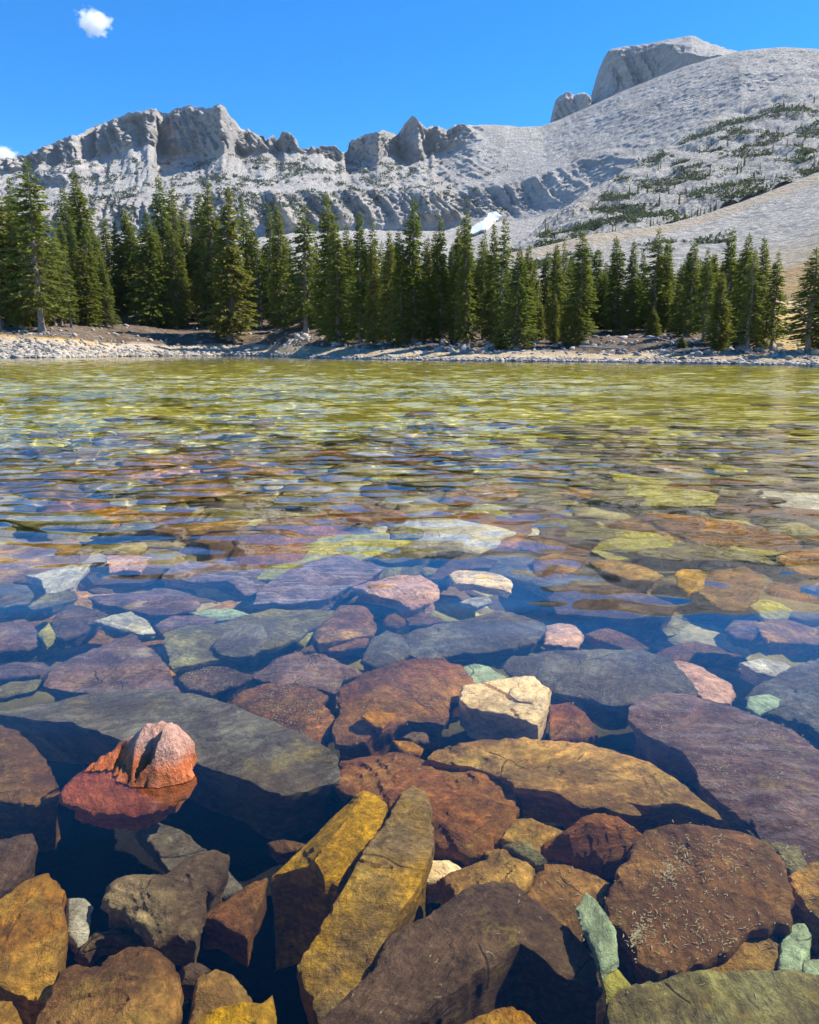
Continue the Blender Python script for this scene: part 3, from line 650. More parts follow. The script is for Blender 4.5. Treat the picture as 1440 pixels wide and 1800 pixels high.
# ------------------------------------------------------------------ rocks in the shallows
def rmat(name, A, B, C, stain=.5, band=0.0, rough=.75, speck=.5, patina=.65, dry=0):
    m = NM(name, rough, .25); v = m.coord('Object'); oi = m.n('ObjectInfo')
    off = m.n('VectorMath', operation='ADD'); m.set(off.inputs[0], v)
    sc = m.n('VectorMath', operation='SCALE'); m.set(sc.inputs[0], oi.outputs['Location']); sc.inputs['Scale'].default_value = 3.7; m.set(off.inputs[1], sc.outputs[0]); v = off.outputs[0]
    n1 = m.noise(v, 4.5, 6, .65, .6); n2 = m.noise(v, 9, 8, .75, .8); n3 = m.noise(v, 60, 5, .75); n4 = m.noise(v, 2.2, 4, .6, 1.2)
    col = m.mix(m.ramp(n1, [(.36, 0.0), (.62, 1.0)]), A, B)
    col = m.mix(m.math('MULTIPLY', m.ramp(n4, [(.46, 0.0), (.64, 1.0)]), stain), col, C)
    gr = m.n('VectorRotate', rotation_type='Z_AXIS', Vector=v, Angle=m.math('MULTIPLY', oi.outputs['Random'], 3.1)).outputs[0]
    mg = m.n('Mapping', Vector=gr); mg.inputs['Scale'].default_value = (7, 42, 42); n5 = m.noise(mg.outputs[0], 1.0, 6, .7, .5)
    col = m.mix(1.0, col, m.ramp(n2, [(.3, .38), (.5, 1.0), (.72, 1.6)]), 'MULTIPLY')
    col = m.mix(1.0, col, m.ramp(n5, [(.3, .62), (.5, 1.0), (.72, 1.45)]), 'MULTIPLY')
    pat = m.ramp(m.noise(v, 3.1, 7, .7, 1.0), [(.44, 1.0), (.60, 0.0)]); col = m.mix(m.math('MULTIPLY', pat, patina), col, (.055, .036, .026))
    alg = m.ramp(m.noise(v, 5.7, 8, .8, .3), [(.55, 0.0), (.68, 1.0)]); col = m.mix(m.math('MULTIPLY', alg, patina*.8), col, (.30, .25, .085))
    hv = m.n('HueSaturation', Color=col, Saturation=1.2, Value=1.7); col = m.mix(1.0, hv.outputs[0], (1.03, 1.0, .80), 'MULTIPLY')
    if dry:
        z = m.n('SeparateXYZ', Vector=m.n('NewGeometry').outputs['Position']).outputs[2]
        col = m.mix(m.ramp(m.math('ADD', m.math('MULTIPLY', z, 12.0), m.math('MULTIPLY', n2, .5)), [(.62, 0.0), (1.05, 1.0)]), col, m.mix(n1, (.50, .23, .16), (.68, .45, .36)))
    col = m.mix(1.0, col, m.ramp(n3, [(.3, 1-.7*speck), (.5, 1.0), (.7, 1+1.1*speck)]), 'MULTIPLY')
    dots = m.ramp(m.noise(v, 150, 2, .5), [(.66, 0.0), (.74, 1.0)])
    col = m.mix(m.math('MULTIPLY', dots, .4*speck), col, (.55, .50, .30))
    h = m.math('ADD', m.math('ADD', m.math('MULTIPLY', n2, .9), m.math('MULTIPLY', n3, .35)), m.math('MULTIPLY', n5, .4))
    if band:
        w = m.noise(m.coord('Object', (3, 34, 34), (0, 0, .5)), 1.0, 4, .6, .4)
        col = m.mix(m.math('MULTIPLY', m.ramp(w, [(.5, 0.0), (.66, 1.0)]), band), col, (.62, .56, .55))
        h = m.math('ADD', h, m.math('MULTIPLY', w, .3))
    vn = m.n('TexVoronoi', Vector=v, Scale=5.5, feature='DISTANCE_TO_EDGE'); cr = m.ramp(vn.outputs['Distance'], [(0, 0.0), (.02, 1.0)])
    ck = m.math('MULTIPLY', m.ramp(m.n('TexVoronoi', Vector=m.mix(.22, v, m.n('TexNoise', Vector=v, Scale=3.0).outputs['Color']), Scale=4.2, feature='DISTANCE_TO_EDGE').outputs['Distance'], [(0, 1.0), (.013, 0.0)]), m.ramp(n4, [(.53, 0.0), (.58, 1.0)]))
    col = m.mix(m.math('MULTIPLY', ck, .5), col, (.02, .015, .012))
    h = m.math('SUBTRACT', m.math('ADD', h, m.math('MULTIPLY', cr, .04)), m.math('MULTIPLY', ck, .25))
    return m.out(col, m.bump(h, .034, 1.0))
RM = {
 'rust':   rmat('rust_rock', (.15, .075, .045), (.27, .135, .065), (.36, .22, .09)),
 'brown':  rmat('brown_rock', (.14, .08, .045), (.26, .15, .075), (.36, .25, .11)),
 'dark':   rmat('dark_rock', (.075, .055, .045), (.13, .09, .065), (.18, .13, .07), .4),
 'purple': rmat('purple_rock', (.13, .085, .08), (.20, .135, .12), (.30, .21, .15), .4, .25),
 'band':   rmat('banded_rock', (.20, .15, .165), (.28, .215, .22), (.36, .29, .27), .5, .8),
 'slate':  rmat('slate_rock', (.10, .098, .085), (.165, .16, .135), (.23, .21, .15), .5, 0, .7, .4),
 'olive':  rmat('olive_rock', (.15, .15, .085), (.23, .22, .12), (.31, .29, .13), .5),
 'green':  rmat('green_rock', (.24, .32, .23), (.34, .43, .32), (.40, .44, .28), .3, 0, .7, .3, .15),
 'lime':   rmat('lime_rock', (.30, .29, .10), (.44, .42, .13), (.5, .48, .2), .3, 0, .7, .4, .35),
 'orange': rmat('orange_rock', (.30, .15, .055), (.45, .25, .085), (.52, .38, .14), .6),
 'tan':    rmat('tan_rock', (.30, .18, .08), (.42, .27, .115), (.50, .37, .17), .6),
 'yellow': rmat('yellow_rock', (.34, .22, .065), (.56, .35, .07), (.24, .17, .085), .5, 0, .7, .6, .2),
 'gold':   rmat('gold_rock', (.21, .155, .075), (.44, .28, .07), (.15, .12, .08), .8, 0, .7, .6, .35),
 'cream':  rmat('cream_rock', (.66, .52, .33), (.84, .70, .48), (.55, .36, .19), .4, 0, .8, .3, .12),
 'pink':   rmat('pink_rock', (.48, .31, .25), (.62, .44, .34), (.40, .22, .15), .5, .2, .8, .4, .25),
 'red':    rmat('red_rock', (.31, .11, .075), (.39, .155, .105), (.42, .25, .18), .45, 0, .45, .4, .3, 1),
 'mottle': rmat('mottled_rock', (.13, .10, .07), (.22, .17, .11), (.50, .42, .25), .7),
 'pale':   rmat('pale_rock', (.42, .41, .36), (.56, .55, .48), (.47, .44, .32), .4, 0, .8, .3, .2),
}
WORM = []
def segdist(P, L):
    A = L; B = np.roll(L, -1, 0); d = np.full(len(P), 1e9)
    for a, b in zip(A, B):
        ab = b-a; t = np.clip(((P-a)@ab)/(ab@ab+1e-12), 0, 1); d = np.minimum(d, np.hypot(*(P-a-t[:, None]*ab).T))
    return d
def inside(P, L):
    r = np.zeros(len(P), bool); n = len(L)
    for i in range(n):
        (x1, y1), (x2, y2) = L[i], L[(i+1) % n]
        c = ((y1 > P[:, 1]) != (y2 > P[:, 1])) & (P[:, 0] < (x2-x1)*(P[:, 1]-y1)/(y2-y1+1e-15)+x1); r ^= c
    return r
def rock_geo(L2, zf, thick, seed, dens=1.0, rough=1.0, bevel=.004, lean=-.3, grooves=(), dome=0.0, facets=2):
    """slab with outline L2 (world xy, ccw), top height zf(xy), walls going down; returns verts, faces, top verts"""
    rs = np.random.RandomState(seed); L2 = np.array(L2, float)
    ar = .5*np.sum(L2[:, 0]*np.roll(L2[:, 1], -1)-np.roll(L2[:, 0], -1)*L2[:, 1])
    if ar < 0: L2 = L2[::-1]; ar = -ar
    size = math.sqrt(ar); sp = np.clip(size/(26*dens), .004, .05)
    O = []
    for a, b in zip(L2, np.roll(L2, -1, 0)):
        n = max(1, int(round(np.hypot(*(b-a))/sp))); nv = np.array([(b-a)[1], -(b-a)[0]])/(np.hypot(*(b-a))+1e-9)
        for k in range(n):
            t = k/n; p = a+(b-a)*t; w = math.sin(math.pi*t)
            O.append(p+nv*(.016*size*float(pn(p[0]*4/size, p[1]*4/size, seed))*w+.020*size*float(.5-abs(pn(p[0]*7/size, p[1]*7/size, seed+5))*2)))
    O = np.array(O); lo, hi = O.min(0), O.max(0)
    gx, gy = np.meshgrid(np.arange(lo[0], hi[0], sp), np.arange(lo[1], hi[1], sp)); G = np.stack([gx.ravel(), gy.ravel()], -1)
    G += rs.uniform(-.25, .25, G.shape)*sp; G = G[inside(G, O)]; G = G[segdist(G, O) > sp*.45]
    n0 = len(O); pts = [Vector(p) for p in O]+[Vector(p) for p in G]
    r = delaunay_2d_cdt(pts, [], [list(range(n0))], 1, 1e-7)
    P = np.array([p[:] for p in r[0]]); Fc = [list(f) for f in r[2]]
    loop = [None]*n0
    for i, org in enumerate(r[3]):
        for q in org:
            if q < n0: loop[q] = i
    loop = [x for x in loop if x is not None]
    de = segdist(P, O); bv = bevel*(1+.6*pn(P[:, 0]*9, P[:, 1]*9, seed+2))
    z = zf(P)
    k = 1.0*rough
    z += k*(.007*size/.3*pn(P[:, 0]*1.6/size, P[:, 1]*1.6/size, seed)+.005*(ridged(P[:, 0]*6, P[:, 1]*9, seed, 4)-.4)+.0025*fbm(P[:, 0]*40, P[:, 1]*40, seed, 3))
    s2 = (P[:, 0]*math.cos(seed)+P[:, 1]*math.sin(seed))*7+pn(P[:, 0]*7, P[:, 1]*7, seed+4)*2.5; f2 = s2-np.floor(s2); z += k*.0035*(np.clip(f2*12, 0, 1)-f2)
    cc = P.mean(0)
    for q in range(facets):
        a_ = rs.rand()*6.28; pr = (P-cc)@np.array([math.cos(a_), math.sin(a_)]); z -= rs.uniform(.12, .42)*np.maximum(0, pr-size*rs.uniform(.12, .42)+.03*size*pn(P[:, 0]*5/size, P[:, 1]*5/size, q+seed))
    st = pn(P[:, 0]*3/size+.7, P[:, 1]*2/size, seed+9)*3; fs = st-np.floor(st); z += k*.006*(np.floor(st)+np.clip(fs*7, 0, 1))*min(1.5, size/.25)
    z -= bv*np.clip(1-de/np.maximum(bv*1.3, 1e-4), 0, 1)**1.6
    z += dome*(1-np.exp(-de/(size*.22)))
    for line, w, dp in grooves:
        d = np.full(len(P), 1e9)
        for a, b in zip(line[:-1], line[1:]):
            ab = b-a; t = np.clip(((P-a)@ab)/(ab@ab), 0, 1); d = np.minimum(d, np.hypot(*(P-a-t[:, None]*ab).T))
        z -= dp*np.clip(1-d/w, 0, 1)**.7
    V = np.column_stack([P, z]); nt_ = len(V); vs = [V]; ring = loop; cen = P.mean(0); F2 = [f for f in Fc]
    for q, s in enumerate((.12, .35, .65, 1.0)):
        B = V[loop]; dirn = (B[:, :2]-cen); dirn /= np.linalg.norm(dirn, axis=1)[:, None]+1e-9
        off = lean*min(thick, .45*size)*s*(1 if s < .5 else 1-.9*(s-.5))+.016*min(1, size/.3)*fbm(B[:, 0]*8, B[:, 1]*8, s*9+seed, 2)
        if q == 0: off = off*.4+.004
        W = np.column_stack([B[:, :2]+dirn*off[:, None], B[:, 2]-bevel*.2-thick*s*(1+.15*pn(B[:, 0]*5, B[:, 1]*5, seed+3))])
        k0 = nt_+q*len(loop); new = list(range(k0, k0+len(loop))); vs.append(W)
        for i in range(len(loop)): j = (i+1) % len(loop); F2.append([ring[i], new[i], new[j], ring[j]])
        ring = new
    F2.append(ring[::-1])
    return np.concatenate(vs), F2, V
def zfun(pts, zs, tilt):
    """height over the top: flat facets between the control points"""
    pts = np.array(pts); zs = np.array(zs)
    r = delaunay_2d_cdt([Vector(p) for p in pts], [], [], 0, 1e-7); V2 = np.array([p[:] for p in r[0]]); T = [list(t) for t in r[2]]
    zz = np.array([np.mean([zs[q] for q in og]) for og in r[3]])
    def f(P):
        best = np.full(len(P), -1e9); out = np.zeros(len(P))
        for t in T:
            a, b, c = V2[t[0]], V2[t[1]], V2[t[2]]; M = np.array([b-a, c-a]).T
            if abs(np.linalg.det(M)) < 1e-9: continue
            uv = np.linalg.solve(M, (P-a).T); w0 = 1-uv[0]-uv[1]; mn = np.minimum(np.minimum(uv[0], uv[1]), w0)
            q = mn > best; uvc = np.clip(uv[:, q], -.05, 1.05)
            out[q] = zz[t[0]]+(zz[t[1]]-zz[t[0]])*uvc[0]+(zz[t[2]]-zz[t[0]])*uvc[1]; best[q] = mn[q]
        return out
    return f
def rock(label, mat, z0, pts, thick=.22, extra=(), worms=0, tilt=None, seed=None, groove=(), name='rock', cat='rock', top=None, **kw):
    global NR_; NR_ += 1; seed = NR_*3+1 if seed is None else seed; rs = np.random.RandomState(seed)
    P = np.array([p[:2] for p in pts], float)
    zz = np.array([p[2] if len(p) > 2 else z0 for p in pts], float); W = uw(P[:, 0], P[:, 1], zz)
    tl = rs.normal(0, .035, 2) if tilt is None else np.array(tilt)
    if not extra and all(len(p) == 2 for p in pts):
        c = W[:, :2].mean(0)
        for _ in range(3):
            zz = np.minimum(z0+(W[:, :2]-c)@tl, -.02); W = uw(P[:, 0], P[:, 1], zz)
        A = np.column_stack([W[:, :2], np.ones(len(W))]); s = np.linalg.lstsq(A, W[:, 2], rcond=None)[0]
        zf = lambda Q: Q@s[:2]+s[2]
    else:
        E = np.array(extra, float).reshape(-1, 3); WE = uw(E[:, 0], E[:, 1], E[:, 2]) if len(E) else np.zeros((0, 3))
        zf = zfun(np.concatenate([W, WE])[:, :2], np.concatenate([W, WE])[:, 2], tl)
    gr = [(uw(*np.array(g[0], float).T, z0)[:, :2], g[1], g[2]) for g in groove]
    v, f, tp = rock_geo(W[:, :2], zf, thick, seed, grooves=gr, **kw)
    loc = (*W[:, :2].mean(0), float(W[:, 2].min()-thick))
    o = mesh(name, v, f, RM[mat], loc=loc); o.data.polygons.foreach_set('use_smooth', [True]*len(o.data.polygons))
    o.data.set_sharp_from_angle(angle=math.radians(38))
    o.cycles.is_caustics_receiver = True; tag(o, label, cat)
    if worms: WORM.append((tp, worms, rs))
    return o
NR_ = 0
R = rock
R('reddish boulder breaking the surface at lower left, pale crumbly tip above water', 'red', -.04,
  [(103, 1394, -.045), (120, 1373, -.03), (150, 1352, -.01), (185, 1324, .012), (207, 1305, .03), (240, 1288, .06), (262, 1268, .09), (284, 1261, .10), (303, 1266, .096), (326, 1286, .078), (341, 1306, .055), (345, 1325, .038), (336, 1343, .022), (344, 1370, -.002), (327, 1398, -.03), (295, 1415, -.045), (262, 1426, -.052), (235, 1436, -.058), (205, 1432, -.058), (168, 1427, -.055), (130, 1420, -.052), (106, 1407, -.05)],
  .10, extra=[(285, 1285, .10), (306, 1310, .080), (262, 1306, .062), (238, 1318, .048), (272, 1325, .066), (222, 1345, .014), (270, 1352, .020), (312, 1345, .038), (230, 1385, -.008), (280, 1388, -.006), (180, 1375, -.006), (150, 1398, -.03), (320, 1370, .008)], dens=1.8, rough=.9, bevel=.008, lean=-.5, facets=0)
R('long flat grey-green slab lying behind the reddish boulder', 'slate', -.10,
  [(-30, 1240), (30, 1229), (80, 1219), (110, 1213), (200, 1199), (300, 1203), (340, 1213), (400, 1238), (470, 1264), (530, 1289), (580, 1316), (598, 1335), (594, 1374), (550, 1385), (497, 1400), (455, 1385), (400, 1360), (345, 1338), (290, 1325), (220, 1302), (160, 1281), (115, 1264), (60, 1252), (27, 1243)], .26, dens=1.7, rough=.7,
  groove=[([(355, 1300), (400, 1299), (440, 1297), (480, 1300), (493, 1312), (497, 1320)], .006, .012), ([(330, 1262), (400, 1254), (460, 1266)], .004, .005)], tilt=(.0, .01))
R('large dark purple slab with scattered pale marks above the long grey slab', 'purple', -.20, [(75, 1208), (85, 1188), (105, 1168), (150, 1150), (205, 1121), (235, 1112), (258, 1135), (290, 1165), (306, 1196), (328, 1217), (300, 1228), (200, 1226), (110, 1214)], .2, worms=60, dens=1.3)
R('pale olive flat slab left of centre with a straight dark lower edge', 'olive', -.22, [(287, 1112), (330, 1100), (390, 1094), (440, 1072), (478, 1060), (520, 1062), (586, 1065), (588, 1078), (560, 1100), (522, 1125), (470, 1140), (410, 1154), (370, 1160), (303, 1174), (295, 1150)], .2, dens=1.4, rough=.6)
R('small pointed grey plate lying on the pale olive slab', 'slate', -.195, [(374, 1137), (398, 1108), (430, 1096), (462, 1100), (470, 1125), (445, 1146), (420, 1151), (390, 1148)], .03, rough=.5)
R('brown block with rounded back right of the pale olive slab', 'brown', -.255, [(552, 1115), (560, 1090), (600, 1064), (640, 1065), (655, 1080), (662, 1100), (655, 1120), (640, 1135), (600, 1143), (575, 1140), (550, 1128)], .15, dome=.03)
R('long orange-topped stone in front of the rounded brown block', 'tan', -.20, [(553, 1126), (570, 1113), (600, 1106), (640, 1102), (660, 1106), (655, 1114), (620, 1120), (585, 1128), (560, 1132)], .09)
R('small grey-green rock between the brown block and the long blue-grey slab', 'slate', -.27, [(635, 1162), (650, 1125), (680, 1105), (710, 1115), (722, 1150), (700, 1165), (660, 1173)], .14, dome=.02)
R('long oval blue-grey slab in the middle of the calm water', 'slate', -.25, [(700, 1118), (760, 1100), (830, 1085), (880, 1071), (920, 1072), (955, 1085), (962, 1100), (940, 1130), (900, 1143), (850, 1147), (790, 1151), (735, 1156), (712, 1142)], .16, dens=1.3, dome=.02)
R('big reddish-brown slab with a lit nub on its front, centre', 'rust', -.20, [(593, 1217), (600, 1195), (640, 1175), (700, 1161), (780, 1159), (810, 1170), (831, 1190), (832, 1205), (811, 1215), (808, 1237), (793, 1240), (780, 1278), (755, 1270), (718, 1267), (680, 1285), (640, 1301), (610, 1305), (590, 1298), (584, 1276), (600, 1242)], .2, worms=150, dens=1.5)
R('ochre pebble standing on the big reddish-brown slab', 'orange', -.135, [(637, 1258), (648, 1247), (672, 1250), (694, 1251), (692, 1262), (672, 1276), (650, 1270)], .045, rough=.6, dens=.7)
R('thick cream block with a crack, brightest rock of the centre', 'cream', -.115, [(808, 1226), (816, 1207), (850, 1198), (905, 1190), (940, 1190), (966, 1212), (960, 1240), (944, 1266), (900, 1255), (850, 1248), (826, 1243)], .2, tilt=(0, 0), lean=.02, rough=.8, dens=1.4, groove=[([(848, 1199), (880, 1216), (897, 1229)], .007, .02), ([(897, 1245), (908, 1256)], .005, .015)])
R('thin pale plate resting on the cream block', 'cream', -.098, [(898, 1219), (901, 1208), (925, 1205), (956, 1207), (948, 1222), (936, 1232), (910, 1229)], .016, tilt=(0, 0), rough=.4, dens=.7, bevel=.006)
R('broad blue-grey slab covered in pale marks right of the cream block', 'slate', -.23, [(885, 1166), (900, 1148), (960, 1138), (1060, 1137), (1130, 1142), (1180, 1160), (1200, 1180), (1226, 1210), (1224, 1233), (1190, 1215), (1150, 1220), (1110, 1239), (1070, 1235), (1000, 1215), (940, 1196), (900, 1183)], .2, worms=330, dens=1.4, rough=.7)
R('salmon-pink rock behind the broad marked slab', 'pink', -.27, [(1170, 1152), (1195, 1145), (1222, 1160), (1250, 1184), (1285, 1200), (1293, 1220), (1284, 1236), (1240, 1233), (1200, 1207), (1176, 1178)], .18, dome=.02)
R('huge purple-brown rock running off the right edge, thick with pale marks', 'purple', -.15, [(1103, 1243), (1120, 1231), (1160, 1223), (1200, 1224), (1260, 1235), (1320, 1256), (1370, 1272), (1415, 1300), (1470, 1345), (1470, 1560), (1420, 1510), (1370, 1462), (1330, 1437), (1280, 1403), (1235, 1375), (1210, 1343), (1197, 1322), (1150, 1300), (1125, 1281), (1105, 1262)], .22, worms=520, dens=1.8, dome=.02)
R('greenish lower ledge under the huge purple-brown rock', 'olive', -.22, [(1235, 1380), (1300, 1400), (1360, 1440), (1405, 1490), (1425, 1535), (1395, 1545), (1360, 1495), (1320, 1465), (1285, 1443), (1255, 1420)], .12, worms=90)
R('big tan-orange slab across the middle with a shadow under its lower edge', 'tan', -.12, [(752, 1332), (770, 1315), (830, 1305), (900, 1300), (960, 1296), (1020, 1300), (1075, 1310), (1130, 1331), (1180, 1361), (1222, 1391), (1256, 1416), (1268, 1437), (1230, 1421), (1190, 1413), (1140, 1416), (1100, 1409), (1128, 1436), (1090, 1432), (1060, 1420), (1020, 1421), (985, 1401), (940, 1389), (905, 1385), (890, 1370), (850, 1352), (800, 1342)], .2, worms=60, dens=1.7)
R('lumpy reddish-brown boulder in the middle below the tan slab', 'rust', -.14, [(597, 1347), (600, 1330), (650, 1322), (700, 1318), (760, 1332), (820, 1345), (870, 1365), (902, 1388), (912, 1420), (905, 1450), (880, 1468), (860, 1491), (820, 1486), (770, 1471), (735, 1461), (690, 1441), (640, 1406), (600, 1398), (590, 1391)], .2, worms=60, dens=1.7, dome=.03, rough=1.6)
R('squared block with a glowing yellow side and a grey side, lower centre', 'yellow', -.1, [(478, 1540, -.17), (520, 1500, -.15), (575, 1446, -.14), (625, 1399, -.11), (640, 1389, -.09), (662, 1397, -.09), (681, 1413, -.10), (677, 1440, -.11), (655, 1478, -.12), (620, 1512, -.14), (592, 1555, -.16), (572, 1548, -.14), (545, 1524, -.11), (510, 1530, -.15)], .35, extra=[(606, 1446, -.07), (575, 1485, -.08), (635, 1400, -.07), (552, 1516, -.09), (560, 1460, -.15), (530, 1500, -.15), (640, 1450, -.09)], dens=1.5, lean=.0, rough=.5, facets=0)
R('long bent yellow-brown slab standing diagonally in the foreground', 'gold', -.09, [(522, 1661), (535, 1645), (560, 1615), (585, 1580), (615, 1546), (640, 1502), (665, 1460), (690, 1425), (710, 1390), (726, 1374), (746, 1386), (756, 1410), (762, 1450), (762, 1482), (745, 1532), (735, 1556), (700, 1602), (670, 1652), (640, 1702), (600, 1742), (575, 1759), (560, 1750), (545, 1720), (530, 1690)], .3, dens=1.8, rough=.8, tilt=(.05, .04), groove=[([(633, 1516), (655, 1523), (688, 1526)], .005, .014)])
R('massive dark brown wedge in the bottom centre foreground', 'dark', -.1, [(540, 1880, -.09), (562, 1800, -.10), (600, 1760, -.105), (650, 1710, -.11), (690, 1641, -.115), (730, 1620, -.11), (780, 1590, -.10), (830, 1560, -.09), (868, 1550, -.08), (900, 1555, -.10), (930, 1578, -.12), (980, 1610, -.14), (1020, 1650, -.155), (1050, 1690, -.165), (1066, 1730, -.17), (1050, 1748, -.18), (985, 1712, -.14), (915, 1655, -.075), (865, 1684, -.07), (800, 1738, -.07), (720, 1792, -.07), (640, 1880, -.07)], .34, extra=[(892, 1605, -.078), (800, 1650, -.09), (700, 1720, -.09), (940, 1640, -.11)], dens=1.9, worms=22, rough=.8, facets=0, lean=-.05)
R('orange rock tip poking in at the bottom edge', 'orange', -.05, [(790, 1805), (860, 1776), (900, 1768), (932, 1786), (955, 1815), (960, 1860), (780, 1860)], .2, tilt=(0, 0))
R('large rounded brown rock at lower right with a pale vein and many marks', 'brown', -.13, [(1064, 1592), (1080, 1545), (1110, 1490), (1136, 1456), (1180, 1446), (1250, 1455), (1300, 1460), (1350, 1476), (1380, 1510), (1391, 1560), (1396, 1592), (1386, 1625), (1360, 1626), (1320, 1641), (1280, 1671), (1225, 1696), (1190, 1716), (1160, 1716), (1120, 1691), (1100, 1651), (1070, 1622)], .22, worms=420, dens=1.8, dome=.02)
VEIN = len(WORM)-1
R('wide olive-brown slab in the bottom right corner', 'olive', -.10, [(1062, 1870), (1065, 1778), (1085, 1750), (1130, 1730), (1200, 1713), (1260, 1705), (1330, 1706), (1400, 1710), (1500, 1722), (1500, 1880)], .25, dens=1.5, worms=20)
R('tan wedge between the rounded vein rock and the corner slab', 'tan', -.18, [(1235, 1705), (1290, 1652), (1330, 1632), (1378, 1626), (1372, 1690), (1350, 1712), (1300, 1712)], .15, worms=40)
R('blue-green squared stone at the right edge', 'green', -.17, [(1370, 1700), (1374, 1660), (1390, 1622), (1415, 1616), (1427, 1640), (1421, 1680), (1405, 1719), (1375, 1712)], .14)
R('small pale blue-green stone cut by the right edge at the bottom', 'green', -.16, [(1410, 1722), (1415, 1687), (1440, 1680), (1480, 1688), (1480, 1726)], .1)
R('tan slab at the right edge above the blue-green stone', 'tan', -.17, [(1385, 1541), (1420, 1520), (1480, 1500), (1480, 1630), (1430, 1602), (1400, 1572)], .14, worms=30)
R('bright pale-green shard lying beside the dark wedge', 'green', -.07, [(1015, 1595), (1032, 1560), (1050, 1580), (1066, 1608), (1079, 1632), (1088, 1681), (1072, 1690), (1060, 1703), (1046, 1668), (1026, 1627)], .03, rough=.5, dens=.9, tilt=(.1, 0), bevel=.006)
R('yellow-green broken shard tip under the pale-green shard', 'lime', -.11, [(1060, 1706), (1078, 1690), (1096, 1716), (1116, 1741), (1085, 1744), (1066, 1760)], .04, rough=.5, dens=.8)
R('brown plate with a lit lower corner left of the vein rock', 'brown', -.19, [(925, 1580), (945, 1530), (960, 1505), (1000, 1520), (1050, 1540), (1070, 1552), (1062, 1590), (1035, 1610), (1020, 1641), (1000, 1640), (960, 1612)], .14, worms=25)
R('ridged brown stone sitting before the tan slab', 'rust', -.09, [(945, 1482, -.13), (985, 1462, -.10), (1020, 1440, -.08), (1045, 1430, -.07), (1085, 1435, -.08), (1120, 1458, -.10), (1141, 1478, -.13), (1120, 1496, -.15), (1060, 1515, -.17), (1010, 1511, -.17), (952, 1496, -.15)], .1, extra=[(1040, 1445, -.06), (1000, 1465, -.075), (1080, 1462, -.09)], rough=1.4)
R('yellow-lit stone left of the ridged brown stone', 'tan', -.15, [(882, 1475), (905, 1436), (935, 1435), (960, 1450), (992, 1460), (955, 1480), (948, 1500), (920, 1495)], .12)
R('narrow grey-green stone under the yellow-lit stone', 'olive', -.14, [(882, 1482), (900, 1471), (930, 1481), (961, 1511), (940, 1516), (905, 1496)], .06, rough=.6)
R('cream wedge showing beside the top of the dark wedge', 'cream', -.2, [(742, 1545), (757, 1509), (790, 1512), (816, 1526), (790, 1541), (752, 1550)], .1)
R('knobbly orange stone above the dark wedge', 'tan', -.16, [(770, 1548), (810, 1528), (855, 1515), (852, 1500), (868, 1491), (890, 1493), (920, 1505), (940, 1525), (932, 1555), (910, 1570), (885, 1560), (865, 1556), (835, 1570), (800, 1583), (780, 1561)], .14, rough=1.5, dome=.02)
R('big orange-yellow block at the lower left edge with a dark top', 'orange', -.09, [(-40, 1612), (0, 1580), (40, 1545), (85, 1525), (101, 1545), (113, 1560), (107, 1590), (118, 1622), (110, 1665), (108, 1710), (96, 1749), (50, 1741), (-40, 1722)], .3, dens=1.4, tilt=(.05, .12))
R('dark purple-brown rock at the left edge above the orange block', 'dark', -.10, [(-40, 1478), (20, 1465), (56, 1460), (63, 1481), (50, 1521), (20, 1560), (-40, 1592)], .22)
R('rounded brown boulder at the left edge beside the reddish boulder', 'brown', -.08, [(-40, 1262), (30, 1285), (60, 1310), (85, 1340), (103, 1375), (95, 1393), (60, 1402), (20, 1403), (-40, 1400)], .26, dens=1.3, dome=.02)
R('small pale grey-green hourglass pebble at lower left', 'pale', -.13, [(118, 1574), (148, 1574), (161, 1592), (154, 1606), (156, 1622), (152, 1640), (135, 1651), (115, 1640), (118, 1612)], .05, rough=.5, dens=.8, dome=.012)
R('knobby grey-brown rock with a pale horn and cream vein, lower left', 'mottle', -.07, [(180, 1585), (190, 1560), (205, 1547), (240, 1540), (290, 1540), (318, 1520), (345, 1501), (380, 1497), (401, 1502), (398, 1530), (375, 1560), (362, 1563), (356, 1600), (342, 1641), (310, 1640), (270, 1651), (240, 1626), (215, 1600), (190, 1591)], .12, dens=1.4, rough=1.6, dome=.02)
R('dark slate blade half hidden behind the horned rock', 'slate', -.22, [(230, 1438), (270, 1443), (320, 1460), (355, 1490), (400, 1520), (431, 1550), (420, 1562), (360, 1561), (300, 1531), (268, 1490)], .08)
R('rusty triangular stone right of the horned rock', 'rust', -.13, [(350, 1606), (400, 1575), (450, 1548), (470, 1541), (462, 1570), (450, 1596), (435, 1646), (410, 1636), (375, 1616)], .12)
R('thin curved brown stone above the brown dome at lower left', 'dark', -.15, [(130, 1666), (148, 1650), (172, 1637), (205, 1633), (232, 1645), (247, 1660), (240, 1670), (200, 1650), (170, 1652), (150, 1667)], .06, dens=.8)
R('big speckled brown dome of a boulder at the bottom left', 'brown', -.08, [(40, 1880), (75, 1778), (105, 1712), (140, 1696), (175, 1700), (192, 1681), (235, 1664), (276, 1672), (305, 1690), (317, 1722), (314, 1762), (318, 1880)], .3, dens=1.5, rough=1.6, dome=.045)
R('orange stone in the bottom left corner', 'orange', -.07, [(-40, 1752), (20, 1760), (36, 1790), (40, 1880), (-40, 1880)], .2)
R('small dark pebble between the brown dome and the tan boulder', 'dark', -.17, [(314, 1702), (335, 1690), (352, 1692), (367, 1701), (352, 1721), (322, 1722)], .07, dens=.8, dome=.015)
R('tan-brown boulder behind the bright yellow stone at the bottom', 'tan', -.09, [(320, 1880), (338, 1762), (345, 1722), (380, 1704), (405, 1712), (430, 1738), (445, 1762), (430, 1880)], .22, dome=.02)
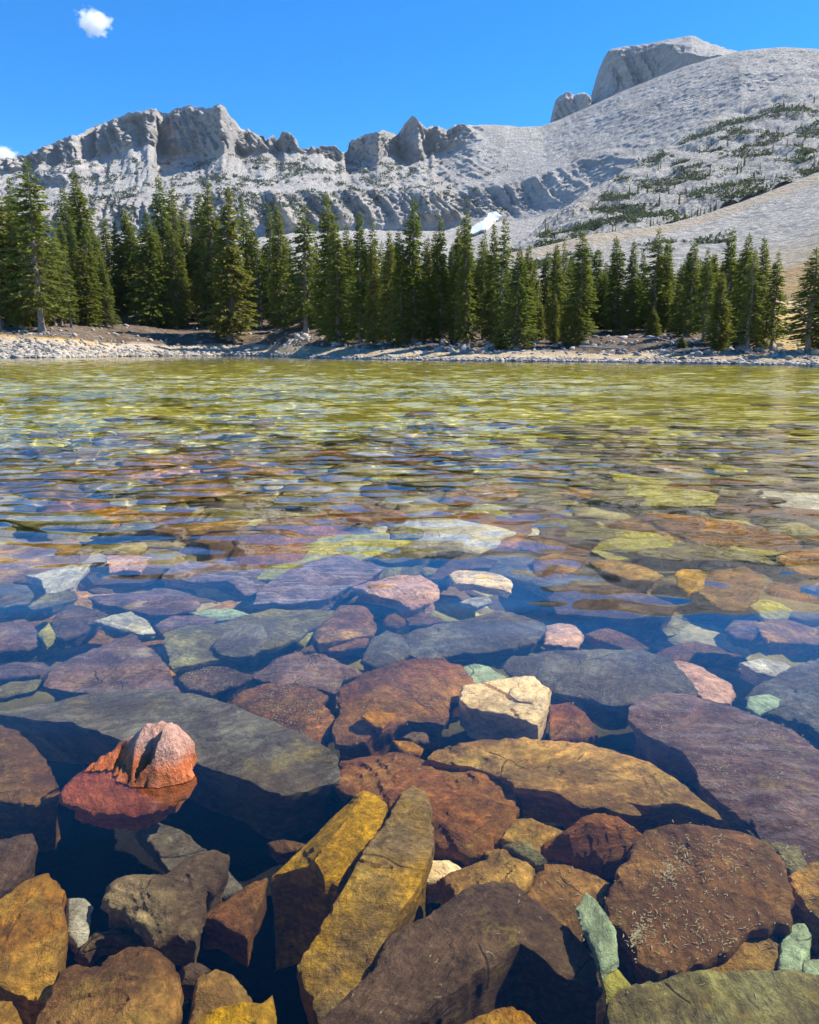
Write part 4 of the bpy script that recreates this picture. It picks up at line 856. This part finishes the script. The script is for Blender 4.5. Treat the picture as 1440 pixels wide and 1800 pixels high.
R('bright yellow stone at the bottom edge', 'yellow', -.05, [(345, 1790), (380, 1775), (430, 1756), (455, 1754), (468, 1742), (478, 1725), (480, 1760), (483, 1795), (480, 1880), (345, 1880)], .2)
R('flat red-and-yellow stone dense with marks left of the reddish-brown slab', 'rust', -.25, [(403, 1236), (430, 1213), (470, 1203), (530, 1205), (562, 1216), (577, 1223), (566, 1237), (586, 1258), (570, 1302), (530, 1288), (480, 1264), (430, 1247)], .14, worms=420, dens=1.3)
R('dark angular stone sprinkled with pale marks above the long grey slab', 'dark', -.28, [(312, 1190), (330, 1172), (375, 1165), (402, 1172), (446, 1189), (415, 1205), (370, 1219), (330, 1212)], .12, worms=190)
R('dark purple stone tucked above the flat red-and-yellow one', 'purple', -.29, [(438, 1186), (480, 1160), (530, 1145), (570, 1150), (600, 1165), (640, 1180), (602, 1196), (590, 1216), (560, 1211), (480, 1201)], .14, worms=70)
R('bright cream wedge-shaped stone in the left calm water', 'pale', -.29, [(165, 1090), (200, 1080), (230, 1076), (255, 1090), (273, 1106), (250, 1110), (210, 1103), (185, 1098)], .05)
R('pale grey angular stone far left in the calm water', 'pale', -.42, [(43, 1005), (75, 1006), (128, 993), (136, 998), (160, 992), (142, 1015), (130, 1028), (85, 1041), (78, 1020)], .12)
R('rounded blue-grey stone at the left edge of the calm water', 'slate', -.42, [(-40, 1027), (10, 1022), (50, 1030), (62, 1045), (50, 1062), (10, 1069), (-40, 1066)], .16, dome=.02, worms=25)
R('flat olive stone right of the rounded blue-grey one', 'olive', -.44, [(50, 1067), (80, 1045), (130, 1035), (136, 1050), (90, 1068), (60, 1073)], .1, worms=30)
R('purple slab at the left edge above the dark olive ledge', 'purple', -.34, [(-40, 1098), (20, 1090), (45, 1083), (60, 1100), (72, 1128), (40, 1137), (0, 1142), (-40, 1142)], .16, worms=25)
R('dark speckled stone behind the large dark purple slab', 'dark', -.35, [(90, 1116), (95, 1085), (120, 1055), (140, 1060), (190, 1080), (172, 1096), (150, 1111), (110, 1123)], .14, worms=80)
R('yellow-green sliver between the dark speckled stone and the purple edge slab', 'lime', -.33, [(66, 1115), (88, 1093), (97, 1119), (82, 1131)], .05, dens=.6)
R('purple flat stone with a step, left of the calm centre', 'purple', -.40, [(155, 1045), (190, 1046), (230, 1041), (255, 1041), (272, 1031), (312, 1036), (340, 1048), (353, 1062), (340, 1072), (300, 1081), (260, 1081), (210, 1066), (175, 1060)], .14, worms=25)
R('pinkish square stone in the left calm water', 'pink', -.48, [(185, 976), (230, 970), (267, 972), (257, 990), (247, 1005), (215, 1001), (190, 1006)], .14)
R('mauve stone behind the pale olive slab', 'purple', -.33, [(270, 1101), (300, 1082), (340, 1078), (382, 1088), (370, 1099), (320, 1107), (285, 1111)], .1)
R('pale green flat stone behind the pale olive slab', 'green', -.35, [(333, 1076), (370, 1070), (400, 1066), (438, 1073), (410, 1086), (380, 1091)], .08)
R('big mauve slab streaked with white bands, centre left', 'band', -.40, [(446, 1063), (450, 1040), (490, 1010), (540, 985), (600, 974), (650, 989), (676, 998), (640, 1020), (600, 1040), (570, 1053), (520, 1060), (480, 1059)], .16, dens=1.3, rough=.6)
R('blue-mauve slab left of the white-banded one', 'band', -.5, [(283, 1016), (310, 990), (380, 984), (440, 990), (482, 1004), (470, 1026), (430, 1035), (400, 1021), (340, 1021)], .14)
R('lumpy salmon and cream rock in the calm centre', 'pink', -.35, [(618, 1028), (650, 1015), (700, 1008), (740, 1012), (770, 1030), (773, 1050), (750, 1062), (720, 1071), (700, 1056), (660, 1046)], .16, rough=1.5, dome=.03)
R('bright peach rectangular stone ringed by sky reflection', 'cream', -.33, [(790, 1008), (800, 1001), (840, 1002), (880, 1010), (897, 1020), (899, 1041), (880, 1034), (840, 1028), (800, 1025)], .1)
R('pale bluish chip below the peach stone', 'pale', -.4, [(808, 1058), (825, 1050), (855, 1047), (866, 1058), (840, 1068)], .05, dens=.7)
R('small round grey cobble in the centre', 'brown', -.32, [(673, 1090), (680, 1080), (695, 1077), (710, 1085), (712, 1096), (695, 1103), (677, 1099)], .07, dome=.02, dens=.8)
R('low mauve stone right of the small round cobble', 'purple', -.34, [(712, 1086), (740, 1077), (775, 1084), (782, 1093), (745, 1097), (718, 1095)], .08, dens=.8)
R('yellow chip pointing left above the lumpy reddish-brown boulder', 'orange', -.15, [(690, 1303), (715, 1302), (743, 1313), (739, 1323), (712, 1322)], .03, dens=.6)
R('small dark stone above the yellow chip', 'dark', -.2, [(707, 1295), (725, 1285), (750, 1287), (753, 1303), (730, 1301)], .06, dens=.6)
R('rust-coloured stone right of the cream block', 'rust', -.24, [(965, 1240), (1000, 1235), (1025, 1250), (1043, 1272), (1051, 1290), (1010, 1300), (968, 1301)], .14, worms=30)
R('big brown slab under the ripples, centre right', 'brown', -.42, [(775, 926), (800, 915), (850, 912), (920, 925), (990, 938), (1033, 950), (1036, 965), (1020, 976), (960, 975), (900, 960), (830, 946)], .2, dens=1.2)
R('olive slab under the ripples left of the big brown one', 'olive', -.48, [(640, 976), (680, 950), (740, 935), (800, 934), (832, 945), (800, 962), (740, 981), (690, 986)], .16)
R('dark olive stone left above the peach stone', 'dark', -.42, [(750, 1016), (790, 985), (820, 977), (872, 985), (860, 998), (800, 1001), (780, 1019)], .14)
R('brown rounded stone right of the sky reflection patch', 'brown', -.42, [(935, 986), (980, 971), (1031, 975), (1020, 1001), (980, 1021), (948, 1026)], .16, dome=.03)
R('long orange-brown stone right of centre under the ripple edge', 'tan', -.42, [(1035, 986), (1080, 984), (1140, 997), (1166, 1010), (1150, 1023), (1110, 1019), (1060, 1003)], .12)
R('small golden cube of a stone right of centre', 'yellow', -.36, [(1187, 1010), (1200, 996), (1230, 996), (1241, 1010), (1236, 1031), (1210, 1038), (1190, 1026)], .1)
R('yellow-green slab lit by wave light on the right', 'lime', -.5, [(1033, 926), (1070, 917), (1120, 930), (1180, 944), (1187, 965), (1120, 983), (1070, 986), (1040, 966)], .16)
R('wide dark brown slab under the mountain reflection', 'dark', -.38, [(963, 1051), (1010, 1030), (1080, 1029), (1150, 1040), (1192, 1056), (1180, 1076), (1110, 1086), (1040, 1081), (980, 1076)], .18, dens=1.2)
R('small yellow-olive stone at the right in dark reflection', 'lime', -.36, [(1320, 1066), (1340, 1050), (1370, 1060), (1393, 1073), (1385, 1086), (1345, 1086)], .08)
R('grey-brown slab left of the small yellow-olive stone', 'brown', -.42, [(1228, 1041), (1250, 1000), (1310, 994), (1347, 1015), (1335, 1046), (1330, 1066), (1270, 1066)], .15)
R('orange-brown rock at the right edge under the ripples', 'orange', -.45, [(1366, 981), (1400, 965), (1480, 960), (1480, 1008), (1410, 1006), (1380, 996)], .16)
R('golden brown slab at the right edge where sky reflection begins', 'tan', -.34, [(1323, 1096), (1380, 1087), (1430, 1104), (1480, 1110), (1480, 1134), (1400, 1131), (1350, 1126)], .14)
R('rounded mauve stone left of the golden brown slab', 'purple', -.36, [(1273, 1106), (1290, 1090), (1330, 1091), (1347, 1106), (1320, 1123), (1290, 1121)], .12, dome=.02, worms=15)
R('bluish rock dotted with marks at the right edge', 'slate', -.24, [(1312, 1222), (1340, 1200), (1390, 1175), (1480, 1148), (1480, 1285), (1420, 1264), (1360, 1247), (1325, 1242)], .16, worms=170)
R('flat mint-green stone lying on the bluish marked rock', 'green', -.19, [(1313, 1241), (1318, 1222), (1350, 1217), (1371, 1228), (1366, 1241), (1335, 1251)], .03, rough=.5, dens=.7)
R('pale ledge stone near the right edge behind the marked rock', 'pale', -.33, [(1300, 1165), (1340, 1157), (1380, 1164), (1402, 1180), (1380, 1191), (1330, 1181)], .14)
R('mauve stone with an orange shoulder right of the long oval slab', 'pink', -.31, [(955, 1131), (960, 1100), (980, 1090), (1005, 1094), (1026, 1116), (1015, 1139)], .14, dome=.02)
R('curved brown stone at the edge of the dark reflection', 'brown', -.33, [(1028, 1113), (1070, 1104), (1112, 1120), (1142, 1141), (1110, 1146), (1070, 1131)], .1)
R('small green-topped stone behind the cream block', 'green', -.28, [(812, 1171), (835, 1167), (860, 1172), (891, 1191), (860, 1201), (830, 1201)], .12)
R('thin brown stone in the shadow below the long grey slab', 'brown', -.3, [(470, 1481), (500, 1475), (540, 1478), (521, 1492), (485, 1496)], .06, dens=.7)
R('pale olive ledge at the left edge beside the long grey slab', 'olive', -.23, [(-40, 1216), (20, 1200), (78, 1194), (60, 1211), (10, 1223), (-40, 1227)], .05)
R('mauve slab at the left edge above the pale ledge', 'purple', -.3, [(-40, 1182), (20, 1164), (76, 1159), (92, 1170), (70, 1186), (20, 1192), (-40, 1196)], .12, worms=30)
R('thin slice of green stone under the pale olive slab', 'lime', -.27, [(520, 1128), (545, 1108), (556, 1104), (552, 1115), (535, 1132)], .03, dens=.6)

# --- tiny pale case-like marks lying on the rocks
V_, F_ = [], []
vl = uw(*np.array([(1228, 1458), (1205, 1500), (1180, 1540), (1160, 1570), (1140, 1610), (1122, 1640), (1110, 1665)], float).T, -.13)
rs = np.random.RandomState(2); tp0 = WORM[VEIN][0]; LP = []
for i in range(330):
    t = rs.rand()*5.99; a_ = int(t); q = vl[a_]+(vl[a_+1]-vl[a_])*(t-a_)+np.array([rs.normal(0, 1), rs.normal(0, 1), 0])*(.005+.006*(5-a_)**1.3*rs.rand())
    k = np.argmin(((tp0[:, :2]-q[:2])**2).sum(1)); LP.append((q[0], q[1], tp0[k, 2]))
WORM.append((np.array(LP), 330, rs))
for tp, n, rs in WORM:
    lo, hi = tp.min(0), tp.max(0); cl_ = [tp[rs.randint(len(tp))] for _ in range(5)]; idx = []
    while len(idx) < n:
        i = rs.randint(len(tp)); p = tp[i]
        w = .10+1.0*math.exp(-min(np.hypot(*(p-c)[:2]) for c in cl_)**2/(.10*(hi-lo)[0])**2/2)
        if rs.rand() < w: idx.append(i)
    for i in idx:
        p = tp[i]+np.array([rs.normal(0, .004), rs.normal(0, .004), .0025]); a = rs.normal(.2, 1.1); L = rs.gamma(3, .0017)+.0015*(1.0+.18*p[1]); r = rs.uniform(.0005, .0010)*(1+.12*p[1]); cv = rs.normal(0, .9); q = p.copy()
        for k in range(3):
            e = q+np.array([math.cos(a), math.sin(a), 0])*L/3; tube(V_, F_, q, e, r*(1 if k != 0 else .5), r*(1 if k != 2 else .5), 4); q = e; a += cv/2
m = NM('larva_case', .8, .2)
o = mesh('larva_cases', V_, F_, m.out((.52, .45, .24))); o.cycles.is_caustics_receiver = True
tag(o, 'countless tiny pale curved cases stuck to the rocks', 'larva cases', kind='stuff')

# --- loose rocks over the rest of the bed: variants, then copies
VAR = []
rs = np.random.RandomState(77)
for i in range(16):
    n = rs.randint(5, 9); a = np.sort(rs.rand(n)*.8+np.arange(n))/n*6.28; rd = rs.uniform(.75, 1.2, n)*.5; el = rs.uniform(.55, .95)
    L2 = np.stack([np.cos(a)*rd, np.sin(a)*rd*el], -1); tl = rs.normal(0, .10, 2)
    v, f, tp = rock_geo(L2, lambda P: .16+P@tl, rs.uniform(.12, .3), 500+i, dens=.62, rough=1.7, bevel=rs.uniform(.01, .04), dome=rs.choice([0, 0, .05]), facets=5)
    me = bpy.data.meshes.new('rock'); me.from_pydata(v.tolist(), [], f); me.materials.append(RM['brown'])
    me.polygons.foreach_set('use_smooth', [True]*len(me.polygons)); me.set_sharp_from_angle(angle=math.radians(38)); VAR.append(me)
KINDS = ['brown', 'rust', 'dark', 'slate', 'purple', 'olive', 'tan', 'orange', 'lime', 'pink', 'green', 'pale', 'band']
def kindw(y, x=0):
    g = float(np.clip(.5+x/3, 0, 1))*min(y/5, 1.3)
    return np.array([6, 3.0, 3, 1.5, .3, 5+9*g, 7, 2.5*(1-g*.6), 1.5+7*g, .3, .15, .3, .2])
def loose(x, y, z, s, label, group):
    o = bpy.data.objects.new('rock', VAR[rs.randint(len(VAR))]); COL.objects.link(o)
    w = kindw(y, x); k = KINDS[rs.choice(len(KINDS), p=w/w.sum())]
    o.material_slots[0].link = 'OBJECT'; o.material_slots[0].material = RM[k]
    o.location = (x, y, z); o.rotation_euler = (rs.normal(0, .12), rs.normal(0, .12), rs.rand()*6.28); o.scale = (s, s, s*rs.uniform(.5, .8))
    o.cycles.is_caustics_receiver = True; tag(o, label, 'rock', group); return o
n = 0
while n < 185:
    y = 3.1+5.2*rs.rand()**1.0; x = rs.uniform(-1, 1)*(.62*y+.7)
    s = rs.gamma(3.2, .2)+.2; s = min(s, 1.4)
    zt = -.62+.02*y if y > 4 else -.70
    z = zt-.16*s*.6+rs.normal(0, .05)
    if y < 3.5 and s > .6: continue
    if y > 5 and rs.rand() < (y-5)/5: continue
    if y > 5: s *= .8
    if y < 3.9: lab, g = 'jumbled rock lying deeper between the larger named slabs', 'deeper rocks between the near slabs'
    elif y < 6: lab, g = 'rock under the rippled water in the middle of the view', 'rocks under the near ripples'
    else: lab, g = 'rock under the rippled water beyond the middle, blurred by waves', 'rocks under the farther ripples'
    loose(x, y, z, s, lab, g); n += 1
pos, sz = [], []
for i in range(5200):
    y = 3.3+12*rs.rand()**1.2; x = rs.uniform(-1, 1)*(.62*y+.7)
    if rs.rand() < np.clip((y-6.5)/5, 0, .95): continue
    pos.append((x, y, float(bed_z(x, y))+.03)); sz.append(min(.34, rs.gamma(1.7, .055)*(.5+.12*y)+.025))
m = NM('bed_stone', .85, .2); v = m.coord(); t = m.attr('tone')
col = m.ramp(t, [(0, (.11, .08, .05)), (.25, (.27, .18, .08)), (.5, (.26, .24, .10)), (.7, (.42, .33, .13)), (.9, (.48, .46, .15)), (1, (.5, .42, .3))])
o = stones('lakebed_stones', np.array(pos), sz, (.4, .7), m.out(m.mix(1.0, col, m.ramp(m.noise(v, 25, 5, .7), [(.3, .6), (.7, 1.3)]), 'MULTIPLY'), m.bump(m.noise(v, 30, 4), .01)), 9, 'small stones filling the bed between the rocks')
o.cycles.is_caustics_receiver = True
# more of the same bed to either side, outside the picture
BV, BF, BM, k0 = [], [], [], 0
kk = ['brown', 'rust', 'dark', 'slate', 'olive', 'tan']
for i in range(150):
    y = rs.uniform(-.3, 7); sd = rs.choice([-1, 1]); x = sd*((.55*max(y, 0)+.75)+rs.uniform(.35, 4.0)); s_ = min(1.2, rs.gamma(3, .2)+.25)
    me = VAR[rs.randint(len(VAR))]; vv = np.array([q.co[:] for q in me.vertices]); a = rs.rand()*6.28; c_, n_ = math.cos(a), math.sin(a)
    vv = np.column_stack([(vv[:, 0]*c_-vv[:, 1]*n_)*s_+x, (vv[:, 0]*n_+vv[:, 1]*c_)*s_+y, vv[:, 2]*s_*.7+rs.uniform(-.62, -.38)-.16*s_*.7])
    BV.append(vv); q = rs.randint(6)
    for p in me.polygons: BF.append([j+k0 for j in p.vertices]); BM.append(q)
    k0 += len(vv)
o = mesh('outlying_rocks', np.concatenate(BV), BF, RM[kk[0]], smooth=True)
for q in kk[1:]: o.data.materials.append(RM[q])
o.data.polygons.foreach_set('material_index', BM); o.data.set_sharp_from_angle(angle=math.radians(38)); o.cycles.is_caustics_receiver = True
tag(o, 'jumble of submerged rocks to either side of the near slabs', 'rocks', kind='stuff')
# larger slabs farther out, where the green bed takes over
for i, (px_, py_, s, k, lb) in enumerate([(860, 868, 1.5, 'olive', 'broad pale slab under the ripples right of centre casting a long dark shadow'), (640, 905, 1.0, 'rust', 'reddish slab under the ripples just left of centre'), (1290, 880, 1.1, 'brown', 'brown slab under the ripples near the right side'), (150, 830, 1.3, 'orange', 'orange slab under the ripples at the left'), (330, 850, 1.2, 'tan', 'tan slab under the ripples left of centre'), (1150, 850, 1.1, 'lime', 'yellow-green slab under the ripples at right'), (560, 800, 1.3, 'rust', 'dull red slab in the farther ripples left of centre')]):
    p = uw(px_, py_, -.5); o = loose(p[0], p[1], -.52-.1*s, s, lb, None); o.material_slots[0].material = RM[k]
# ------------------------------------------------------------------ mountain air
import bmesh as _bm
m = bpy.data.materials.new('mountain_air'); m.use_nodes = True; n = m.node_tree; n.nodes.clear()
o_ = n.nodes.new('ShaderNodeOutputMaterial'); pv = n.nodes.new('ShaderNodeVolumePrincipled'); n.links.new(pv.outputs[0], o_.inputs['Volume'])
pv.inputs['Color'].default_value = (.62, .78, 1, 1); pv.inputs['Density'].default_value = .000026; pv.inputs['Anisotropy'].default_value = .1
b_ = _bm.new(); _bm.ops.create_cube(b_, size=1); me = bpy.data.meshes.new('haze'); b_.to_mesh(me); b_.free(); me.materials.append(m)
o = bpy.data.objects.new('haze', me); COL.objects.link(o); o.scale = (5200, 3300, 1300); o.location = (0, 1600, 640)
tag(o, kind='stuff')
print('ZRANGE', min((q.matrix_world@Vector(c)).z for q in COL.objects if q.type=='MESH' for c in q.bound_box if q.name.startswith(('m','s','lake'))))
